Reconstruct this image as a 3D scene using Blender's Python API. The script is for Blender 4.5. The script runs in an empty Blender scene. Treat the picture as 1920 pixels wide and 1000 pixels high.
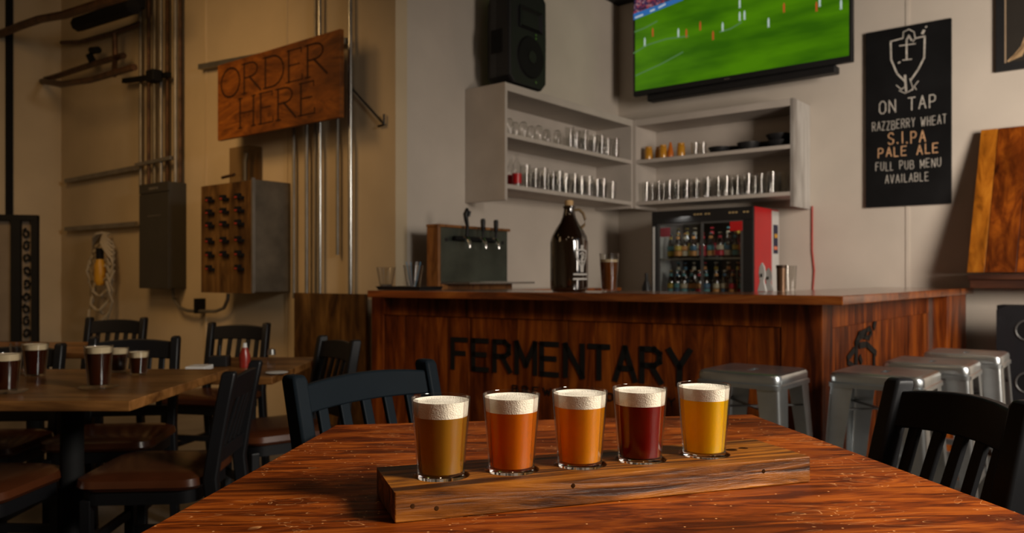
import bpy, math, random
from mathutils import Matrix, Vector
random.seed(7)
scene = bpy.context.scene
COL = scene.collection

# ------------------------------------------------------------------ camera, world, lights, exposure
H = 1.10                       # eye height
cam_d = bpy.data.cameras.new('camera')
cam = bpy.data.objects.new('camera', cam_d); COL.objects.link(cam)
cam.location = (0, 0, H); cam.rotation_euler = (math.radians(90), 0, 0)
cam_d.sensor_width = 36; cam_d.lens = 1500/1920*36; cam_d.shift_y = 20/1920
cam_d.clip_start = 0.02
cam_d.dof.use_dof = True; cam_d.dof.focus_distance = 1.06; cam_d.dof.aperture_fstop = 7.0
scene.camera = cam
world = bpy.data.worlds.new('world'); scene.world = world; world.use_nodes = True
world.node_tree.nodes['Background'].inputs[0].default_value = (.55, .62, .7, 1)
world.node_tree.nodes['Background'].inputs[1].default_value = .3
scene.view_settings.view_transform = 'Standard'; scene.view_settings.look = 'None'
scene.view_settings.exposure = 0.0; scene.view_settings.gamma = 1.0
scene.view_settings.use_curve_mapping = False

U = Vector((.6266, .7793, 0)); V = Vector((.7793, -.6266, 0))   # room axes
RA = math.atan2(.7793, .6266); RB = math.atan2(-.6266, .7793)

def light(name, kind, loc, energy, col, size=.1, size_y=None, target=None, spread=None):
    d = bpy.data.lights.new(name, kind); d.energy = energy; d.color = col
    if kind == 'AREA':
        d.size = size
        if size_y: d.shape = 'RECTANGLE'; d.size_y = size_y
        if spread: d.spread = spread
    else: d.shadow_soft_size = size
    o = bpy.data.objects.new(name, d); COL.objects.link(o); o.location = loc
    if target is not None:
        o.rotation_euler = (Vector(target)-Vector(loc)).to_track_quat('-Z', 'Y').to_euler()
    return o
p = U*1.6 + V*1.84
light('window_daylight', 'AREA', (p.x, p.y, 2.35), 60, (1, .91, .80), .75, .75, (-.1, 1.3, .5), math.radians(105))
p = U*3.2 + V*1.84
light('window_daylight_rear', 'AREA', (p.x, p.y, 1.9), 80, (1, .86, .73), 1.1, 1.5, (3.4, 5.6, 1.7), math.radians(110))
light('dining_lamp_and_fill', 'AREA', (-2.9, 4.2, 3.3), 18, (1, .60, .25), .8, None, (-3.0, 6.4, .8), math.radians(140))
light('dining_lamp_and_fill', 'AREA', (-3.0, 2.6, 2.7), 6, (1, .62, .30), 1.2, None, (-2.4, 6.0, .7), math.radians(130))  # added soft warm fill lifting the dark lower dining wall, not a lamp
light('pendant_bulb', 'POINT', (-1.0, .8, 2.9), 3.0, (1, .70, .42), .05)
light('pendant_bulb', 'POINT', (-.1, 1.5, 3.0), 3.0, (1, .70, .42), .05)
light('pendant_bulb', 'POINT', (1.2, 1.2, 3.0), 4.0, (1, .72, .45), .05)

# ------------------------------------------------------------------ mesh builder
class MB:
    def __init__(s): s.v = []; s.f = []; s.M = Matrix.Identity(4)
    def at(s, loc=(0, 0, 0), rz=0): s.M = Matrix.Translation(Vector(loc)) @ Matrix.Rotation(rz, 4, 'Z'); return s
    def add(s, vs, fs):
        b = len(s.v); s.v += [tuple(s.M @ Vector(p)) for p in vs]; s.f += [tuple(b+i for i in f) for f in fs]; return s
    def box(s, x0, x1, y0, y1, z0, z1, c=0):
        if c <= 0:
            return s.add([(x, y, z) for z in (z0, z1) for x, y in ((x0, y0), (x1, y0), (x1, y1), (x0, y1))],
                  [(3, 2, 1, 0), (4, 5, 6, 7), (0, 1, 5, 4), (1, 2, 6, 5), (2, 3, 7, 6), (3, 0, 4, 7)])
        rings = []
        def rr(i, z):
            a, b, e, g = x0+i, x1-i, y0+i, y1-i
            k = c
            return [(a+k, e, z), (b-k, e, z), (b, e+k, z), (b, g-k, z), (b-k, g, z), (a+k, g, z), (a, g-k, z), (a, e+k, z)]
        rings = [rr(c*.7, z0), rr(0, z0+c*.7), rr(0, z1-c*.7), rr(c*.7, z1)]
        return s.loft(rings)
    def loft(s, rings, caps=True, closed=True):
        n = len(rings[0]); vs = [p for r in rings for p in r]; fs = []
        for k in range(len(rings)-1):
            for i in range(n if closed else n-1):
                j = (i+1) % n
                fs.append((k*n+i, k*n+j, (k+1)*n+j, (k+1)*n+i))
        if caps:
            fs.append(tuple(range(n-1, -1, -1))); fs.append(tuple((len(rings)-1)*n+i for i in range(n)))
        return s.add(vs, fs)
    def lathe(s, prof, n=24, c=(0, 0, 0)):
        rings = []
        for r, z in prof:
            rings.append([(c[0]+r*math.cos(6.28318*i/n), c[1]+r*math.sin(6.28318*i/n), c[2]+z) for i in range(n)])
        return s.loft(rings, caps=True)
    def prism(s, poly, z0, z1):
        return s.loft([[(x, y, z0) for x, y in poly], [(x, y, z1) for x, y in poly]])
    def tube(s, pts, r, n=8):
        pts = [Vector(p) for p in pts]; rings = []
        rs = r if isinstance(r, (list, tuple)) else [r]*len(pts)
        ref = Vector((0, 0, 1))
        t0 = (pts[1]-pts[0]).normalized()
        if abs(t0.dot(ref)) > .95: ref = Vector((1, 0, 0))
        for i, p in enumerate(pts):
            a = pts[max(0, i-1)]; b = pts[min(len(pts)-1, i+1)]
            t = (b-a).normalized()
            x = ref.cross(t)
            if x.length < 1e-4: x = Vector((0, 1, 0)).cross(t)
            x.normalize(); y = t.cross(x); 
            ref = y if abs(t.dot(Vector((0, 0, 1)))) > .95 and False else ref
            rings.append([tuple(p + (x*math.cos(6.28318*k/n)+y*math.sin(6.28318*k/n))*rs[i]) for k in range(n)])
        return s.loft(rings)
    def bar(s, a, b, w, d, up=(0, 0, 1), w2=None, d2=None):
        """rectangular bar a->b; w across (perp. to up and axis), d along the other"""
        a = Vector(a); b = Vector(b); t = (b-a).normalized(); up = Vector(up)
        x = t.cross(up)
        if x.length < 1e-4: x = Vector((1, 0, 0))
        x.normalize(); y = x.cross(t)
        w2 = w2 or w; d2 = d2 or d
        R = lambda p, w, d: [tuple(p+x*w*i/2+y*d*j/2) for i, j in ((-1, -1), (1, -1), (1, 1), (-1, 1))]
        return s.loft([R(a, w, d), R(b, w2, d2)])
    def sphere(s, c, r, n=12, sz=1):
        prof = [(max(1e-4, r*math.sin(math.pi*k/8)), -r*sz*math.cos(math.pi*k/8)) for k in range(9)]
        return s.lathe(prof, n, c)
    def ribbon(s, pts, w, th=.002, z=0):
        """flat strokes on the local x/z plane standing th proud towards -y"""
        for (x0, z0), (x1, z1) in zip(pts[:-1], pts[1:]):
            dx, dz = x1-x0, z1-z0; L = math.hypot(dx, dz) or 1e-6
            ex, ez = dx/L*w*.42, dz/L*w*.42; nx, nz = -dz/L*w/2, dx/L*w/2
            q = [(x0-ex+nx, z0-ez+nz), (x0-ex-nx, z0-ez-nz), (x1+ex-nx, z1+ez-nz), (x1+ex+nx, z1+ez+nz)]
            s.add([(a, z, b) for a, b in q]+[(a, z-th, b) for a, b in q],
                  [(0, 1, 2, 3), (7, 6, 5, 4), (0, 4, 5, 1), (1, 5, 6, 2), (2, 6, 7, 3), (3, 7, 4, 0)])
        return s
    def build(s, name, m, parent=None, smooth=False, bevel=0, loc=None, rz=0, sub=0):
        me = bpy.data.meshes.new(name); me.from_pydata(s.v, [], s.f); me.update()
        import bmesh
        bm = bmesh.new(); bm.from_mesh(me); bmesh.ops.recalc_face_normals(bm, faces=bm.faces); bm.to_mesh(me); bm.free()
        me.materials.append(m)
        if smooth:
            for p in me.polygons: p.use_smooth = True
            try: me.set_sharp_from_angle(angle=math.radians(38))
            except Exception: pass
        o = bpy.data.objects.new(name, me); COL.objects.link(o)
        if parent: o.parent = parent
        if loc is not None: o.location = loc
        o.rotation_euler = (0, 0, rz)
        if bevel:
            b = o.modifiers.new('bevel', 'BEVEL'); b.width = bevel; b.segments = 2; b.limit_method = 'ANGLE'; b.angle_limit = math.radians(40)
        if sub:
            b = o.modifiers.new('sub', 'SUBSURF'); b.levels = sub; b.render_levels = sub
        return o

def tag(o, label=None, cat=None, group=None, kind=None):
    if label: o['label'] = label
    if cat: o['category'] = cat
    if group: o['group'] = group
    if kind: o['kind'] = kind
    return o
def thing(name, label, cat, loc=(0, 0, 0), rz=0, group=None):
    o = bpy.data.objects.new(name, None); COL.objects.link(o); o.empty_display_size = .05
    o.location = loc; o.rotation_euler = (0, 0, rz)
    return tag(o, label, cat, group)
def copy_tree(o, parent=None):
    c = o.copy(); COL.objects.link(c); c.parent = parent
    for ch in list(o.children): copy_tree(ch, c)
    return c
def structure(o): o['kind'] = 'structure'; return o

# points of the real walls seen through a picture position
def ray(px, py): return Vector(((px-960)/1500, 1, (520-py)/1500))
def on_u(px, py, c):
    r = ray(px, py); d = c/(r.x*U.x+U.y); return Vector((r.x*d, d, H+r.z*d))
def on_v(px, py, c):
    r = ray(px, py); d = c/(r.x*V.x+V.y); return Vector((r.x*d, d, H+r.z*d))
def on_z(px, py, z):
    r = ray(px, py); d = (z-H)/r.z; return Vector((r.x*d, d, z))
def at_d(px, d, z): return Vector(((px-960)/1500*d, d, z))

# ------------------------------------------------------------------ materials
def newmat(name):
    m = bpy.data.materials.new(name); m.use_nodes = True
    nt = m.node_tree; return m, nt, nt.nodes, nt.links, nt.nodes['Principled BSDF']
def c4(c): return (c[0], c[1], c[2], 1)
def plain(name, col, rough=.5, metal=0, spec=.5, var=.12, nscale=6, bump=0, bscale=60, coat=0, emis=None, estr=0):
    m, nt, N, L, P = newmat(name)
    P.inputs['Roughness'].default_value = rough; P.inputs['Metallic'].default_value = metal
    P.inputs['Specular IOR Level'].default_value = spec
    P.inputs['Coat Weight'].default_value = coat
    tc = N.new('ShaderNodeTexCoord')
    n = N.new('ShaderNodeTexNoise'); n.inputs['Scale'].default_value = nscale; n.inputs['Detail'].default_value = 5
    L.new(tc.outputs['Object'], n.inputs['Vector'])
    r = N.new('ShaderNodeValToRGB')
    r.color_ramp.elements[0].position = .3; r.color_ramp.elements[1].position = .7
    r.color_ramp.elements[0].color = c4([x*(1-var) for x in col]); r.color_ramp.elements[1].color = c4([min(1, x*(1+var)) for x in col])
    L.new(n.outputs['Fac'], r.inputs['Fac']); L.new(r.outputs['Color'], P.inputs['Base Color'])
    if bump:
        n2 = N.new('ShaderNodeTexNoise'); n2.inputs['Scale'].default_value = bscale; n2.inputs['Detail'].default_value = 3
        L.new(tc.outputs['Object'], n2.inputs['Vector'])
        b = N.new('ShaderNodeBump'); b.inputs['Strength'].default_value = bump; b.inputs['Distance'].default_value = .004
        L.new(n2.outputs['Fac'], b.inputs['Height']); L.new(b.outputs['Normal'], P.inputs['Normal'])
    if emis:
        P.inputs['Emission Color'].default_value = c4(emis); P.inputs['Emission Strength'].default_value = estr
    return m
def wood(name, dark, mid, lite, axis='Z', scale=9, stretch=.09, rough=.35, bump=.25, spec=.5, blotch=2.2, coat=0, specks=False, dist=1.2, rz=0):
    m, nt, N, L, P = newmat(name)
    P.inputs['Roughness'].default_value = rough; P.inputs['Specular IOR Level'].default_value = spec
    P.inputs['Coat Weight'].default_value = coat; P.inputs['Coat Roughness'].default_value = .25
    tc = N.new('ShaderNodeTexCoord'); oi = N.new('ShaderNodeObjectInfo')
    add = N.new('ShaderNodeVectorMath'); add.operation = 'ADD'
    sc_ = N.new('ShaderNodeVectorMath'); sc_.operation = 'SCALE'; sc_.inputs[0].default_value = (7, 5, 3)
    L.new(oi.outputs['Random'], sc_.inputs['Scale'])
    L.new(tc.outputs['Object'], add.inputs[0]); L.new(sc_.outputs[0], add.inputs[1])
    rot = N.new('ShaderNodeMapping'); rot.inputs['Rotation'].default_value = (0, 0, rz)
    L.new(add.outputs[0], rot.inputs['Vector'])
    mp = N.new('ShaderNodeMapping'); s = [1, 1, 1]; s['XYZ'.index(axis)] = stretch
    mp.inputs['Scale'].default_value = s; L.new(rot.outputs[0], mp.inputs['Vector'])
    n = N.new('ShaderNodeTexNoise'); n.inputs['Scale'].default_value = scale; n.inputs['Detail'].default_value = 9
    n.inputs['Roughness'].default_value = .62; n.inputs['Distortion'].default_value = dist
    L.new(mp.outputs[0], n.inputs['Vector'])
    r = N.new('ShaderNodeValToRGB'); e = r.color_ramp.elements
    e[0].position = .33; e[0].color = c4(dark); e[1].position = .68; e[1].color = c4(lite)
    k = e.new(.5); k.color = c4(mid)
    L.new(n.outputs['Fac'], r.inputs['Fac'])
    mp2 = N.new('ShaderNodeMapping'); s2 = [1, 1, 1]; s2['XYZ'.index(axis)] = .35
    mp2.inputs['Scale'].default_value = s2; L.new(rot.outputs[0], mp2.inputs['Vector'])
    n2 = N.new('ShaderNodeTexNoise'); n2.inputs['Scale'].default_value = blotch*2.2; n2.inputs['Detail'].default_value = 4
    L.new(mp2.outputs[0], n2.inputs['Vector'])
    r2 = N.new('ShaderNodeValToRGB'); r2.color_ramp.elements[0].position = .36; r2.color_ramp.elements[0].color = (.45, .42, .40, 1)
    r2.color_ramp.elements[1].position = .58; r2.color_ramp.elements[1].color = (1, 1, 1, 1)
    L.new(n2.outputs['Fac'], r2.inputs['Fac'])
    mx = N.new('ShaderNodeMix'); mx.data_type = 'RGBA'; mx.blend_type = 'MULTIPLY'; mx.inputs[0].default_value = .85
    L.new(r.outputs['Color'], mx.inputs[6]); L.new(r2.outputs['Color'], mx.inputs[7])
    out = mx.outputs[2]
    if specks:   # pale scuffs and chips in the varnish
        vo = N.new('ShaderNodeTexVoronoi'); vo.inputs['Scale'].default_value = 55
        L.new(tc.outputs['Object'], vo.inputs['Vector'])
        r3 = N.new('ShaderNodeValToRGB'); r3.color_ramp.elements[0].position = .05; r3.color_ramp.elements[0].color = (1, 1, 1, 1)
        r3.color_ramp.elements[1].position = .10; r3.color_ramp.elements[1].color = (0, 0, 0, 1)
        L.new(vo.outputs['Distance'], r3.inputs['Fac'])
        wn = N.new('ShaderNodeTexNoise'); wn.inputs['Scale'].default_value = 16; wn.inputs['Distortion'].default_value = 4; wn.inputs['Detail'].default_value = 1
        L.new(mp2.outputs[0], wn.inputs['Vector'])
        r4 = N.new('ShaderNodeValToRGB'); e4 = r4.color_ramp.elements
        e4[0].position = .492; e4[0].color = (0, 0, 0, 1); e4[1].position = .508; e4[1].color = (0, 0, 0, 1)
        q = e4.new(.5); q.color = (.75, .75, .75, 1)
        L.new(wn.outputs['Fac'], r4.inputs['Fac'])
        ms = N.new('ShaderNodeTexNoise'); ms.inputs['Scale'].default_value = 9; L.new(tc.outputs['Object'], ms.inputs['Vector'])
        r5 = N.new('ShaderNodeValToRGB'); r5.color_ramp.elements[0].position = .50; r5.color_ramp.elements[1].position = .56
        L.new(ms.outputs['Fac'], r5.inputs['Fac'])
        ml = N.new('ShaderNodeMath'); ml.operation = 'MULTIPLY'; L.new(r4.outputs['Color'], ml.inputs[0]); L.new(r5.outputs['Color'], ml.inputs[1])
        ma = N.new('ShaderNodeMath'); ma.operation = 'MAXIMUM'; L.new(r3.outputs['Color'], ma.inputs[0]); L.new(ml.outputs[0], ma.inputs[1])
        m2 = N.new('ShaderNodeMix'); m2.data_type = 'RGBA'; L.new(ma.outputs[0], m2.inputs[0]); L.new(out, m2.inputs[6])
        m2.inputs[7].default_value = (.75, .36, .13, 1)
        out = m2.outputs[2]
    L.new(out, P.inputs['Base Color'])
    b = N.new('ShaderNodeBump'); b.inputs['Strength'].default_value = bump; b.inputs['Distance'].default_value = .002
    L.new(n.outputs['Fac'], b.inputs['Height']); L.new(b.outputs['Normal'], P.inputs['Normal'])
    return m
def thin_glass(name, tint=(.9, .9, .88), refl=.1):
    m, nt, N, L, P = newmat(name); N.remove(P)
    t = N.new('ShaderNodeBsdfTransparent'); t.inputs[0].default_value = c4(tint)
    g = N.new('ShaderNodeBsdfGlossy'); g.inputs['Roughness'].default_value = .06; g.inputs[0].default_value = (1, 1, 1, 1)
    lw = N.new('ShaderNodeLayerWeight'); lw.inputs[0].default_value = .14
    ad = N.new('ShaderNodeMath'); ad.operation = 'MULTIPLY_ADD'; ad.inputs[1].default_value = .6; ad.inputs[2].default_value = refl
    ad.use_clamp = True
    L.new(lw.outputs['Fresnel'], ad.inputs[0])
    mx = N.new('ShaderNodeMixShader'); L.new(ad.outputs[0], mx.inputs[0]); L.new(t.outputs[0], mx.inputs[1]); L.new(g.outputs[0], mx.inputs[2])
    L.new(mx.outputs[0], N['Material Output'].inputs[0]); return m
def real_glass(name, col=(1, 1, 1), rough=0.0):
    m, nt, N, L, P = newmat(name)
    P.inputs['Base Color'].default_value = c4(col); P.inputs['Transmission Weight'].default_value = 1
    P.inputs['Roughness'].default_value = rough; P.inputs['IOR'].default_value = 1.45; return m
def beer(name, col, cloudy=.55, tint=None):
    """cloudy liquid: part scattering body, part clear tinted liquid"""
    m, nt, N, L, P = newmat(name); N.remove(P)
    d = N.new('ShaderNodeBsdfDiffuse'); d.inputs[0].default_value = c4(col)
    t = N.new('ShaderNodeBsdfTranslucent'); t.inputs[0].default_value = c4(col)
    g = N.new('ShaderNodeBsdfRefraction'); g.inputs[0].default_value = c4(tint or col); g.inputs['IOR'].default_value = 1.1; g.inputs['Roughness'].default_value = .25
    a = N.new('ShaderNodeMixShader'); a.inputs[0].default_value = .45; L.new(d.outputs[0], a.inputs[1]); L.new(t.outputs[0], a.inputs[2])
    b = N.new('ShaderNodeMixShader'); b.inputs[0].default_value = cloudy; L.new(g.outputs[0], b.inputs[1]); L.new(a.outputs[0], b.inputs[2])
    gl = N.new('ShaderNodeBsdfGlossy'); gl.inputs['Roughness'].default_value = .12
    fr = N.new('ShaderNodeFresnel'); fr.inputs[0].default_value = 1.2
    e = N.new('ShaderNodeMixShader'); L.new(fr.outputs[0], e.inputs[0]); L.new(b.outputs[0], e.inputs[1]); L.new(gl.outputs[0], e.inputs[2])
    L.new(e.outputs[0], N['Material Output'].inputs[0]); return m
def emit(name, col, strength=1):
    m, nt, N, L, P = newmat(name); N.remove(P)
    e = N.new('ShaderNodeEmission'); e.inputs[0].default_value = c4(col); e.inputs[1].default_value = strength
    L.new(e.outputs[0], N['Material Output'].inputs[0]); return m

WALL = plain('wall_paint', (.56, .50, .43), .75, var=.07, nscale=2.0, bump=.15, bscale=40)
WALLW = plain('wall_paint_warm_lit', (.55, .44, .29), .8, var=.14, nscale=1.1, bump=.15, bscale=40)  # same wall paint with the warm lamplight put into its colour
FLOOR = plain('concrete_floor', (.115, .10, .085), .38, var=.35, nscale=1.6, bump=.1)
CEIL = plain('black_ceiling', (.012, .011, .010), .9)
WHITEW = wood('whitewashed_board', (.40, .38, .35), (.48, .46, .43), (.56, .54, .51), 'Z', 9, .1, .6, .15, .3)
SHELF = plain('painted_shelf', (.50, .45, .40), .6, var=.08, nscale=4)
TABLE = wood('table_varnished_wood', (.085, .013, .001), (.215, .038, .003), (.36, .080, .007), 'X', 30, .15, .42, .4, .12, 4.0, 0.0, True, 1.8, -.12)
TEDGE = wood('table_edge_wood', (.12, .03, .009), (.33, .10, .025), (.5, .17, .045), 'X', 12, .1, .32, .2)
PADDLE = wood('flight_board_wood', (.045, .012, .001), (.22, .065, .005), (.40, .135, .012), 'X', 34, .07, .40, .8, .35, 6, 0, False, 1.5)
for m_ in (PADDLE, TABLE):
    for nd in m_.node_tree.nodes:
        if nd.type == 'VALTORGB' and len(nd.color_ramp.elements) == 3 and nd.color_ramp.elements[0].position < .4:
            nd.color_ramp.elements[0].position = .41; nd.color_ramp.elements[2].position = .62
        if nd.type == 'BUMP': nd.inputs['Distance'].default_value = .006
HOLE = wood('flight_hole_wood', (.015, .006, .002), (.04, .015, .005), (.07, .03, .009), 'X', 20, .12, .9, spec=0)
BARW = wood('bar_stained_pine', (.045, .007, .001), (.17, .033, .003), (.36, .09, .008), 'Z', 13, .12, .42, .3, .25, 3.0)
BARTOP = wood('bar_top_wood', (.09, .02, .004), (.28, .065, .010), (.46, .14, .020), 'X', 12, .1, .14, .1, .6, 2.5, .4, rz=.6)
BTABLE = wood('dining_table_wood', (.07, .025, .007), (.20, .085, .022), (.30, .13, .04), 'X', 11, .12, .28, .15, .4, 3.4)
SIGNW = wood('sign_wood', (.12, .034, .003), (.23, .068, .006), (.33, .105, .010), 'X', 8, .3, .55, .2, .3, 3, dist=3)
PLY = wood('plywood', (.05, .022, .006), (.14, .070, .020), (.24, .13, .04), 'Z', 9, .2, .7, .1, .2, 3)
PANELA = wood('panel_wood_orange', (.16, .045, .003), (.38, .12, .008), (.50, .18, .015), 'Z', 12, .1, .35, .2, .3, 3)
PANELB = wood('panel_wood_dark', (.04, .007, .001), (.17, .035, .003), (.36, .09, .006), 'Z', 12, .12, .35, .2, .3, 3.5)
DARKW = wood('dark_ledge_wood', (.02, .006, .003), (.05, .015, .007), (.09, .03, .012), 'X', 12, .1, .4, .2)
BLACKP = plain('black_painted_wood', (.012, .013, .016), .26, spec=.55, coat=.25)
BLACKD = plain('black_chair_lacquer', (.006, .006, .007), .42, spec=.3)
VINYL = plain('brown_vinyl', (.065, .018, .006), .24, spec=.45, nscale=10)
BLACK = plain('black_plastic', (.010, .010, .011), .5, spec=.4)
BLACKM = plain('matt_black', (.006, .006, .006), .75, spec=.2)
GALV = plain('galvanised_steel', (.66, .70, .72), .30, .96, var=.12, nscale=7, bump=.05)
STEEL = plain('brushed_steel', (.5, .5, .48), .25, .95, var=.15, nscale=9)
CHROME = plain('chrome', (.8, .8, .8), .12, 1.0, var=.03)
PIPE = plain('conduit_steel', (.27, .25, .22), .5, .8, var=.2)
COPPER = plain('rusty_pipe', (.075, .035, .015), .5, .5, var=.5, nscale=12)
PANELG = plain('grey_enamel', (.035, .031, .024), .55, .1, var=.1)
ZINC = plain('zinc_sheet', (.15, .13, .10), .5, .6, var=.25, nscale=7)
CHALKB = plain('chalkboard_black', (.006, .006, .0065), .6, spec=.15, nscale=3, var=.5)
CHALK = plain('chalk_white', (.50, .47, .42), .95, spec=0, var=.3, nscale=60)
CHALKO = plain('chalk_orange', (.60, .36, .20), .95, spec=0, var=.3, nscale=60)
INK = plain('black_paint_lettering', (.006, .005, .004), .6, spec=.3)
INKS = plain('carved_dark_lettering', (.035, .012, .004), .8, spec=.2)
RED = plain('red_enamel', (.50, .008, .012), .32, var=.06)
WHITE = plain('white_plastic', (.62, .62, .60), .4, var=.03)
FOAM = plain('beer_foam', (.88, .80, .66), .9, spec=.1, var=.04, nscale=80, bump=.5, bscale=500)
FOAM2 = plain('beer_foam_tan', (.62, .50, .34), .9, spec=.1, var=.06, nscale=80)
CORK = plain('cork', (.55, .35, .16), .8, var=.2, nscale=60)
GLASST = thin_glass('tumbler_glass', (.97, .97, .96), .02)
GLASSB = real_glass('tumbler_base_glass')
GLASS = thin_glass('shelf_glass', (.93, .93, .92), .045)
PANE = thin_glass('fridge_pane', (.90, .92, .92), .03)
BROWNG = plain('amber_bottle_glass', (.012, .005, .002), .07, spec=.8, coat=1, var=.1)
AMBERJ = plain('amber_jar', (.55, .25, .02), .2, coat=.5)
ORANGEJ = plain('orange_bottle', (.55, .14, .01), .25, coat=.5)
YELLOW = plain('yellow_plastic', (.60, .30, .02), .4)
ALL_PALE = plain('pale_cable', (.38, .32, .23), .6)

# ------------------------------------------------------------------ room shell
UB, VA, UC, VD = 6.175, -3.743, 3.48, -8.70          # wall planes in room coordinates
VR, UR, ZC = 1.9, -3.0, 4.1
def uv(u, v, z=0): p = U*u+V*v; return (p.x, p.y, z)
def uvbox(name, m, u0, u1, v0, v1, z0, z1, parent=None):
    mb = MB()
    P = [uv(u0, v0), uv(u1, v0), uv(u1, v1), uv(u0, v1)]
    mb.prism([(p[0], p[1]) for p in P], z0, z1)
    return mb.build(name, m, parent)
structure(uvbox('floor', FLOOR, UR-.2, UB+.2, VD-.2, VR+.2, -.1, 0))
structure(uvbox('ceiling', CEIL, UR-.2, UB+.2, VD-.2, VR+.2, ZC, ZC+.1))
structure(uvbox('ceiling_soffit', CEIL, UC+.02, UB, VA, VR, 3.525, ZC))
structure(uvbox('wall_bar_back', WALL, UB, UB+.12, VA-.12, VR+.12, 0, ZC))
structure(uvbox('wall_bar_side', WALL, UC+.10, UB, VA-.12, VA, 0, ZC))
structure(uvbox('wall_dining', WALLW, UC, UC+.10, VD, VA, 0, ZC))
structure(uvbox('wall_left', WALLW, UR, UC+.12, VD-.12, VD, 0, ZC))
structure(uvbox('wall_rear', WALLW, UR-.12, UR, VD-.12, VR+.12, 0, ZC))
# right wall with its window openings
wr = structure(uvbox('wall_right', WALL, UR, UB, VR, VR+.12, 0, 1.0))
uvbox('wall_upper', WALL, UR, UB, VR, VR+.12, 3.5, ZC, wr)
for a, b in ((UR, .9), (2.5, 2.56), (4.4, UB)): uvbox('wall_pier', WALL, a, b, VR, VR+.12, 1.0, 3.5, wr)
uvbox('wall_sill', WALL, .9, 2.5, VR, VR+.12, 1.0, 1.9, wr)
for k, (a, b) in enumerate(((.9, 2.5), (2.56, 4.4))):
    zw = (1.9, 1.0)[k]
    w = structure(uvbox('window_%d' % (k+1), PANE, a, b, VR+.05, VR+.06, zw, 3.5))
    for args in ((a, b, zw, zw+.06), (a, b, 3.44, 3.5), (a, a+.06, zw+.06, 3.44), (b-.06, b, zw+.06, 3.44)):
        uvbox('window_frame', BLACK, args[0], args[1], VR+.03, VR+.08, args[2], args[3], w)
# joint strips between wall sheets
for k, (px, c, z0, z1) in enumerate(((1702, UB, 0, 3.52), (548-10, UC, 0, ZC), (386, UC, 0, ZC))):
    q = on_u(px, 500, c); structure(MB().box(-.012, .012, -.006, 0, z0, z1).build('trim_%d' % (k+1), WALL if c == UB else WALLW, loc=(q.x, q.y, 0), rz=RB))
q = on_v(17, 500, VD)
structure(MB().box(-.035, .02, -.05, 0, 0, ZC).build('trim_4', BLACKM, loc=(q.x, q.y, 0), rz=RA))

# ------------------------------------------------------------------ strokes
G = {  # letters on a 0..0.62 by 0..1 box
'A': [[(0, 0), (.31, 1), (.62, 0)], [(.12, .36), (.50, .36)]],
'B': [[(0, 0), (0, 1), (.38, 1), (.52, .9), (.52, .65), (.38, .54), (0, .54)], [(.38, .54), (.58, .42), (.58, .12), (.42, 0), (0, 0)]],
'C': [[(.58, .84), (.44, 1), (.16, 1), (0, .8), (0, .2), (.16, 0), (.44, 0), (.58, .16)]],
'D': [[(0, 0), (0, 1), (.34, 1), (.56, .78), (.56, .22), (.34, 0), (0, 0)]],
'E': [[(.54, 1), (0, 1), (0, 0), (.54, 0)], [(0, .52), (.46, .52)]],
'F': [[(.54, 1), (0, 1), (0, 0)], [(0, .52), (.46, .52)]],
'G': [[(.58, .84), (.44, 1), (.16, 1), (0, .8), (0, .2), (.16, 0), (.44, 0), (.58, .16), (.58, .48), (.34, .48)]],
'H': [[(0, 0), (0, 1)], [(.56, 0), (.56, 1)], [(0, .5), (.56, .5)]],
'I': [[(.1, 0), (.1, 1)]],
'L': [[(0, 1), (0, 0), (.48, 0)]],
'M': [[(0, 0), (0, 1), (.34, .25), (.68, 1), (.68, 0)]],
'N': [[(0, 0), (0, 1), (.58, 0), (.58, 1)]],
'O': [[(.17, 0), (0, .2), (0, .8), (.17, 1), (.43, 1), (.6, .8), (.6, .2), (.43, 0), (.17, 0)]],
'P': [[(0, 0), (0, 1), (.38, 1), (.54, .87), (.54, .6), (.38, .46), (0, .46)]],
'R': [[(0, 0), (0, 1), (.38, 1), (.54, .87), (.54, .62), (.38, .5), (0, .5)], [(.28, .5), (.58, 0)]],
'S': [[(.54, .86), (.40, 1), (.14, 1), (0, .86), (0, .64), (.54, .36), (.54, .14), (.40, 0), (.14, 0), (0, .14)]],
'T': [[(.3, 0), (.3, 1)], [(0, 1), (.6, 1)]],
'U': [[(0, 1), (0, .2), (.16, 0), (.42, 0), (.58, .2), (.58, 1)]],
'V': [[(0, 1), (.3, 0), (.6, 1)]],
'W': [[(0, 1), (.2, 0), (.4, .75), (.6, 0), (.8, 1)]],
'Y': [[(0, 1), (.3, .5), (.6, 1)], [(.3, .5), (.3, 0)]],
'Z': [[(0, 1), (.56, 1), (0, 0), (.56, 0)]],
'.': [[(.05, 0), (.05, .07)]],
}
GW = {'I': .2, '.': .12, 'M': .68, 'W': .8, 'L': .48}
def words(mk, text, x0, x1, z0, h, w, jit, y, th, name, m, t, gap=.26):
    adv = sum((.5 if ch == ' ' else GW.get(ch, .6))+gap for ch in text)-gap
    s = (x1-x0)/adv; x = x0
    for wd in text.split(' '):
        L_ = sum(GW.get(ch, .6)+gap for ch in wd)-gap
        strokes(mk(), wd, x, x+L_*s, z0, h, w, jit, y, th, gap).build(name, m, t)
        x += (L_+gap+.5+gap)*s
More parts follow.
